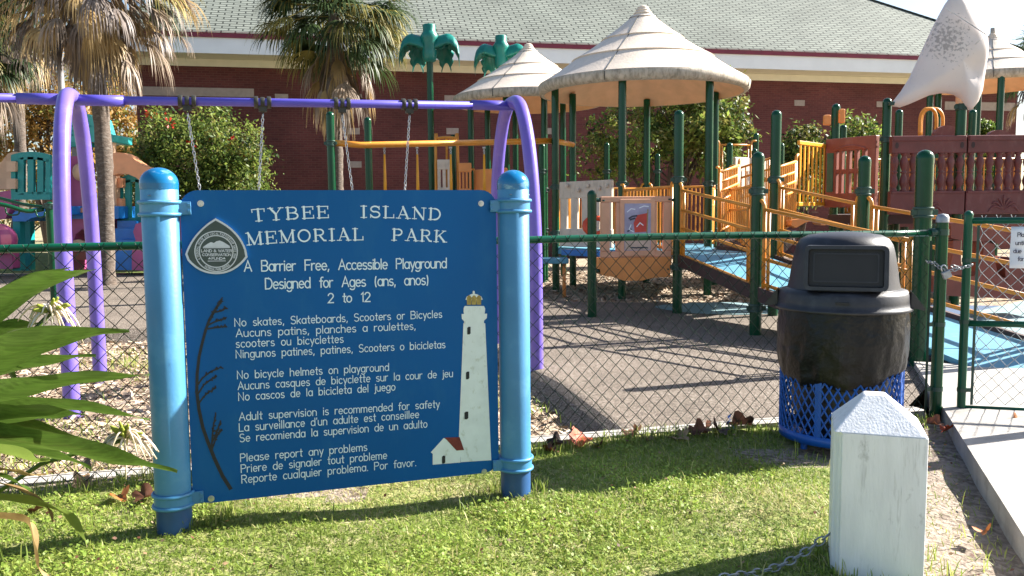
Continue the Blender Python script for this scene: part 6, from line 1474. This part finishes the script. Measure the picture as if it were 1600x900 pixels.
# ------------------------------------------------------------------ trees and shrubs
def leaf_points(rng, blobs, n):
    vol = np.array([b[3] * b[4] * b[5] for b in blobs]); ch = rng.choice(len(blobs), n, p=vol / vol.sum())
    d = rng.normal(0, 1, (n, 3)); d /= np.linalg.norm(d, axis=1)[:, None]; r = rng.uniform(.25, 1, n) ** .5
    B = np.array(blobs); return B[ch, :3] + d * r[:, None] * B[ch, 3:6], d
def leaves(name, parent, blobs, n, size, mats, probs, seed, clump_n=0, up=.3):
    g = np.random.default_rng(seed)
    if clump_n:     # leaves gathered round twig ends leave gaps between the clumps
        cpt, dd_ = leaf_points(g, blobs, clump_n); k = g.integers(0, clump_n, n); c = cpt[k] + g.normal(0, 1, (n, 3)) * np.array(clump_s(blobs)); dn = dd_[k]
        mk = g.choice(len(mats), clump_n, p=probs); mi = np.where(g.random(n) < .7, mk[k], g.choice(len(mats), n, p=probs))
    else: c, dn = leaf_points(g, blobs, n); mi = g.choice(len(mats), n, p=probs)
    nrm = dn * .6 + g.normal(0, .8, (n, 3)) + np.array([0, 0, up]); nrm /= np.linalg.norm(nrm, axis=1)[:, None]
    t = np.cross(nrm, g.normal(0, 1, (n, 3))); t /= np.linalg.norm(t, axis=1)[:, None]; b = np.cross(nrm, t)
    s = (size * g.uniform(.6, 1.3, n))[:, None]
    V = np.stack([c - t * s, c - b * s * .42, c + t * s, c + b * s * .42], 1).reshape(-1, 3)
    return fast_mesh(name, V, np.arange(n)[:, None] * 4 + np.arange(4)[None], [M[m] for m in mats], mi, parent)
def clump_s(blobs): 
    m = np.mean([min(b[3:6]) for b in blobs]); return (m * .16, m * .16, m * .13)
def limbs(parent, base, tips, r0, seed, name='trunk', m='bark', h0=.3):
    rnd = random.Random(seed); mb = MB(); base = Vector(base)
    for tp in tips:
        tp = Vector(tp); mid = base + (tp - base) * .5 + Vector((rnd.uniform(-.2, .2), rnd.uniform(-.2, .2), .15 * (tp - base).length))
        pts = spline([base - UP * .2, base + (mid - base) * .5 + UP * .2, mid, tp], 10)
        mb.tube(pts, [r0 * (1 - .85 * i / 10) for i in range(11)], 7)
        for k in range(4):
            p = pts[4 + k]; e = p + Vector((rnd.uniform(-1, 1), rnd.uniform(-1, 1), rnd.uniform(.1, .9))) * (tp - base).length * .22; mb.tube([p, (p + e) / 2 + Vector((0, 0, .05)), e], [r0 * .3, r0 * .2, r0 * .06], 5)
    return mb.build(name, M[m], parent)
def blob_px(x_, y_, Y, rx, ry, rz=None): c = Q(x_, y_, Y); k = Y / FPX; return (c.x, c.y, c.z, rx * k, (rz or (rx + ry) / 2) * k, ry * k)
# bush with red flowers
bY = 23.2; bb = wz(Q(320, 300, bY), -.05)
bush = thing('flowering_bush', 'bushy green shrub dotted with red flowers between swing chains and brick wall', 'shrub', bb)
bl_ = [blob_px(300, 245, bY, 85, 62), blob_px(350, 225, bY, 62, 50), blob_px(375, 275, bY, 58, 55), blob_px(255, 215, bY, 42, 45), blob_px(290, 330, bY, 95, 75), blob_px(370, 330, bY, 65, 70), blob_px(330, 185, bY, 34, 28), blob_px(235, 280, bY, 40, 60)]
limbs(bush, bb, [Vector(b[:3]) + Vector((0, 0, b[5] * .6)) for b in bl_], .06, 2, 'stem')
leaves('foliage', bush, bl_, 30000, .062, ['leaf_green', 'leaf_bright', 'leaf_dark', 'leaf_olive'], [.34, .40, .10, .16], 3, 900)
g_ = np.random.default_rng(5); fp_, _ = leaf_points(g_, [(b[0], b[1] - .25, b[2], b[3], b[4], b[5]) for b in bl_], 30); mb = MB()
for p in fp_:
    for k in range(9): d = Vector(g_.normal(0, 1, 3)).normalized(); q = Vector(p) + d * .05; s_ = d.orthogonal().normalized() * .03; mb.add([q, q + d * .09 + s_, q + d * .13, q + d * .09 - s_], [(0, 1, 2, 3)])
mb.build('flower', M['flower_red'], bush)
# loose tree behind the large pavilion
tY = 22.5; tb = wz(Q(1040, 300, tY), -.05); tr_ = thing('small_tree', 'loose green tree with yellowish leaves behind the large thatched roof', 'tree', tb)
bl_ = [blob_px(1080, 200, tY, 75, 60), blob_px(990, 215, tY, 70, 60), blob_px(1120, 190, tY, 50, 55), blob_px(940, 250, tY, 45, 40), blob_px(1060, 130, tY, 70, 40), blob_px(1150, 195, tY, 34, 34), blob_px(1100, 250, tY, 60, 40), blob_px(1140, 125, tY, 25, 22)]
limbs(tr_, tb, [Vector(b[:3]) + Vector((0, 0, b[5] * .7)) for b in bl_], .10, 6)
leaves('crown', tr_, bl_, 15000, .075, ['leaf_green', 'leaf_bright', 'leaf_dark', 'leaf_olive'], [.26, .44, .06, .24], 7, 420)
# rounded shrubs by the ship
for i, (x_, y_, Y, rx, ry, lb_, pr) in enumerate(((1252, 218, 23, 32, 36, 'grey-green shrub in front of the brick wall beside the yellow barrier', [.3, .2, .3, .2]), (1330, 205, 22, 42, 34, 'bright green shrub behind the orange bracket of the ship', [.35, .45, .1, .1]), (1537, 198, 20.5, 18, 16, 'small bright green shrub between the ship posts', [.3, .6, .05, .05]))):
    sb = wz(Q(x_, 300, Y), -.05); sh = thing('shrub', lb_, 'shrub', sb); k = Y / FPX
    bl_ = [blob_px(x_, y_ + 8, Y, rx, ry), blob_px(x_ + rx * .5, y_ + 22, Y, rx * .8, ry), blob_px(x_ - rx * .4, y_ + 35, Y, rx * .9, ry), blob_px(x_, y_ + 70, Y, rx, ry * 1.2)]
    limbs(sh, sb, [Vector(b[:3]) for b in bl_], .05, i, 'stem'); leaves('foliage', sh, bl_, 5200, .065, ['leaf_green', 'leaf_bright', 'leaf_dark', 'leaf_olive'], pr, 20 + i, 260)
# brown-leaved trees on the left, far behind the playset
for i, (x_, Y, bl0, lb_) in enumerate(((70, 43, [(60, 150, 70, 55), (20, 200, 60, 55), (100, 205, 60, 60), (130, 130, 55, 50), (0, 110, 60, 50), (85, 95, 60, 45), (110, 170, 60, 50), (40, 250, 70, 45)], 'tall tree with golden brown autumn leaves behind the lamp post'), (190, 47, [(190, 150, 45, 55), (175, 215, 45, 45), (205, 250, 40, 40), (150, 250, 50, 40)], 'autumn-leaved tree standing close to the brick building corner'), (-90, 42, [(-80, 150, 70, 60), (-60, 230, 60, 50), (-120, 190, 60, 60)], 'autumn-leaved tree at the far edge of the playground'))):
    tb = wz(Q(x_, 300, Y), -.05); t_ = thing('autumn_tree', lb_, 'tree', tb); bl_ = [blob_px(a, b, Y, c, d) for a, b, c, d in bl0]
    limbs(t_, tb, [Vector(b[:3]) + Vector((0, 0, b[5] * .6)) for b in bl_], .16, 30 + i); leaves('crown', t_, bl_, 9000, .15, ['leaf_brown', 'leaf_rust', 'leaf_olive', 'leaf_bright'], [.45, .30, .2, .05], 40 + i, 420)
for i, (x_, Y, bl0, lb_) in enumerate(((30, 54, [(20, 280, 60, 30), (80, 270, 60, 36), (150, 280, 60, 34)], 'low dark hedge row beyond the toddler playset'), )):
    tb = wz(Q(x_, 300, Y), -.05); t_ = thing('hedge', lb_, 'hedge', tb); bl_ = [blob_px(a, b, Y, c, d) for a, b, c, d in bl0] + [blob_px(a, 330, Y, 70, 30) for a in (0, 80, 160, 220)]
    limbs(t_, tb, [Vector(b[:3]) for b in bl_], .06, 50 + i, 'stem'); leaves('foliage', t_, bl_, 6000, .13, ['leaf_brown', 'leaf_olive', 'leaf_rust', 'leaf_green'], [.4, .25, .15, .2], 60 + i)

# cabbage palms
def frond_mesh(mb, c, az, el, L, spread, nb, droop, bl, rnd, wd=.020, seg=4):
    d = Vector((math.cos(az) * math.cos(el), math.sin(az) * math.cos(el), math.sin(el))); hub = c + d * L
    hub.z -= droop * L * .25
    mb.tube([c, (c + hub) / 2 + UP * .05 * L, hub], [.022, .018, .012], 4, caps=False)
    side = d.cross(UP); side = side.normalized() if side.length > .05 else Vector((math.cos(az + 1.57), math.sin(az + 1.57), 0)); nn = side.cross(d)
    for i in range(nb):
        u_ = (i / (nb - 1) - .5) * 2; a = u_ * spread; dr = (d * math.cos(a) + side * math.sin(a) + nn * rnd.uniform(-.15, .15)).normalized()
        ln = bl * (1 - .35 * abs(u_)) * rnd.uniform(.8, 1.1); p = hub.copy(); v = dr * ln / seg; pts = [p.copy()]
        for k in range(seg):
            p = p + v; pts.append(p.copy()); v = (v + Vector((0, 0, -droop * ln * .10 * (k + 1))) + Vector((rnd.uniform(-1, 1), rnd.uniform(-1, 1), 0)) * ln * .012); v = v.normalized() * ln / seg
        sw_ = dr.cross(nn); sw_ = (sw_ if sw_.length > .1 else side).normalized(); vs = []
        for k, q in enumerate(pts): wv = wd * (1.0, 1.15, .95, .6, .08)[min(k, 4)]; vs += [q - sw_ * wv, q + sw_ * wv]
        b0 = len(mb.V); mb.V += vs
        for k in range(seg): mb.F.append([b0 + 2 * k, b0 + 2 * k + 1, b0 + 2 * k + 3, b0 + 2 * k + 2]); mb.S.append(True); mb.MI.append(mb.mi)
def palm(base, top, label, ngreen, ndead, seed, rt, Lg=.9, bl=1.0, dead_side=0, lean=None, dead_len=1.15, dead_az=(0, 2 * PI), el_d=(-82, -22), bw=.016, dr_d=1.9):
    base = wz(Vector(base), 0); o = thing('cabbage_palm', label, 'palm tree', base); rnd = random.Random(seed); top = Vector(top)
    mb = MB(); pts = spline([base - UP * .2, base + (top - base) * .35 + (lean or Vector((0, 0, 0))), base + (top - base) * .7 + (lean or Vector((0, 0, 0))) * .7, top], 44)
    mb.tube(pts, [rt * (1.25 - .35 * min(i / 6, 1)) * (1 + .05 * (i % 2)) + rnd.uniform(-.012, .012) for i in range(45)], 16); mb.build('trunk', M['trunk'], o)
    mb = MB()
    for i in range(ngreen):
        mb.mi = rnd.choices((0, 1, 2), (.62, .25, .13))[0]; el = R(rnd.uniform(-38, 80)); frond_mesh(mb, top + UP * rnd.uniform(-.1, .35), rnd.uniform(0, 2 * PI), el, Lg * rnd.uniform(.8, 1.15), R(78), 26, .85, bl, rnd)
    mb.build('crown', [M['frond_green'], M['frond_yellow'], M['leaf_dark']], o)
    mb = MB()
    for i in range(ndead):
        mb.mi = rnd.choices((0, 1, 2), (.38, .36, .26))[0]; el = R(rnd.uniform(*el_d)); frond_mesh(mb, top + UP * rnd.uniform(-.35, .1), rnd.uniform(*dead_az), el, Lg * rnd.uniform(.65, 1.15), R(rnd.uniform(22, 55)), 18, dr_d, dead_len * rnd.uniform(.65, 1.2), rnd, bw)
    mb.build('dead_fronds', [M['frond_dead'], M['frond_grey'], M['frond_sunlit_gold']], o)  # the gold tone is sunlight painted into part of the dead fronds
    return o
pY = 16.8; palm(P(166, 445, 0), wz(Q(152, 300, pY), H(-85, pY, 150)), 'cabbage palm with a shaggy skirt of dead grey and sunlit gold-tinted fronds over the swing', 34, 120, 4, .165, 1.5, 1.15, lean=Vector((.12, 0, 0)), dead_len=1.05, el_d=(-70, 0), bw=.015, dr_d=1.35)
pY = 21; palm(wz(Q(527, 300, pY), 0), wz(Q(530, 300, pY), H(22, pY, 530)), 'cabbage palm with green fan crown in front of the brick hall', 110, 34, 8, .16, 1.2, 1.15, dead_len=1.15, el_d=(-84, -50), dr_d=1.5)
pY = 19.5; palm(wz(Q(-30, 300, pY), 0), wz(Q(-8, 300, pY), H(75, pY, 0)), 'cabbage palm with yellowish fronds beyond the lily and the pipe frame', 44, 14, 12, .16, .7, .85, lean=Vector((-.1, 0, 0)))
pY = 23; palm(wz(Q(10, 300, pY), 0), wz(Q(28, 300, pY), H(15, pY, 28)), 'tall cabbage palm with a leaning trunk beside the lamp post', 46, 40, 22, .16, .9, 1.0, lean=Vector((.3, 0, 0)))
pY = 27; palm(wz(Q(1622, 300, pY), 0), wz(Q(1622, 300, pY), H(105, pY, 1622)), 'cabbage palm at the end of the brick hall behind the cone roof', 34, 16, 15, .18, .8, 1.0)

# lamp post
lY = 24; lb0 = wz(Q(105, 300, lY), 0); lp = thing('lamp_post', 'plain grey lamp post between the two shaggy palms', 'lamp post', lb0)
mb = MB(); mb.lathe([(.11, -.1), (.09, 3), (.075, 9.5)], lb0, 14); mb.build('pole', M['lamp'], lp); mb = MB(); mb.lathe([(.16, 0), (.16, .3), (.13, .32)], lb0, 14); mb.build('foot', M['lamp'], lp)
mb = MB(); mb.box(lb0 + UP * 9.55 + Vector((0, -.3, 0)), (.25, .75, .14)); mb.build('lamp_head', M['lamp'], lp, bevel=.03)
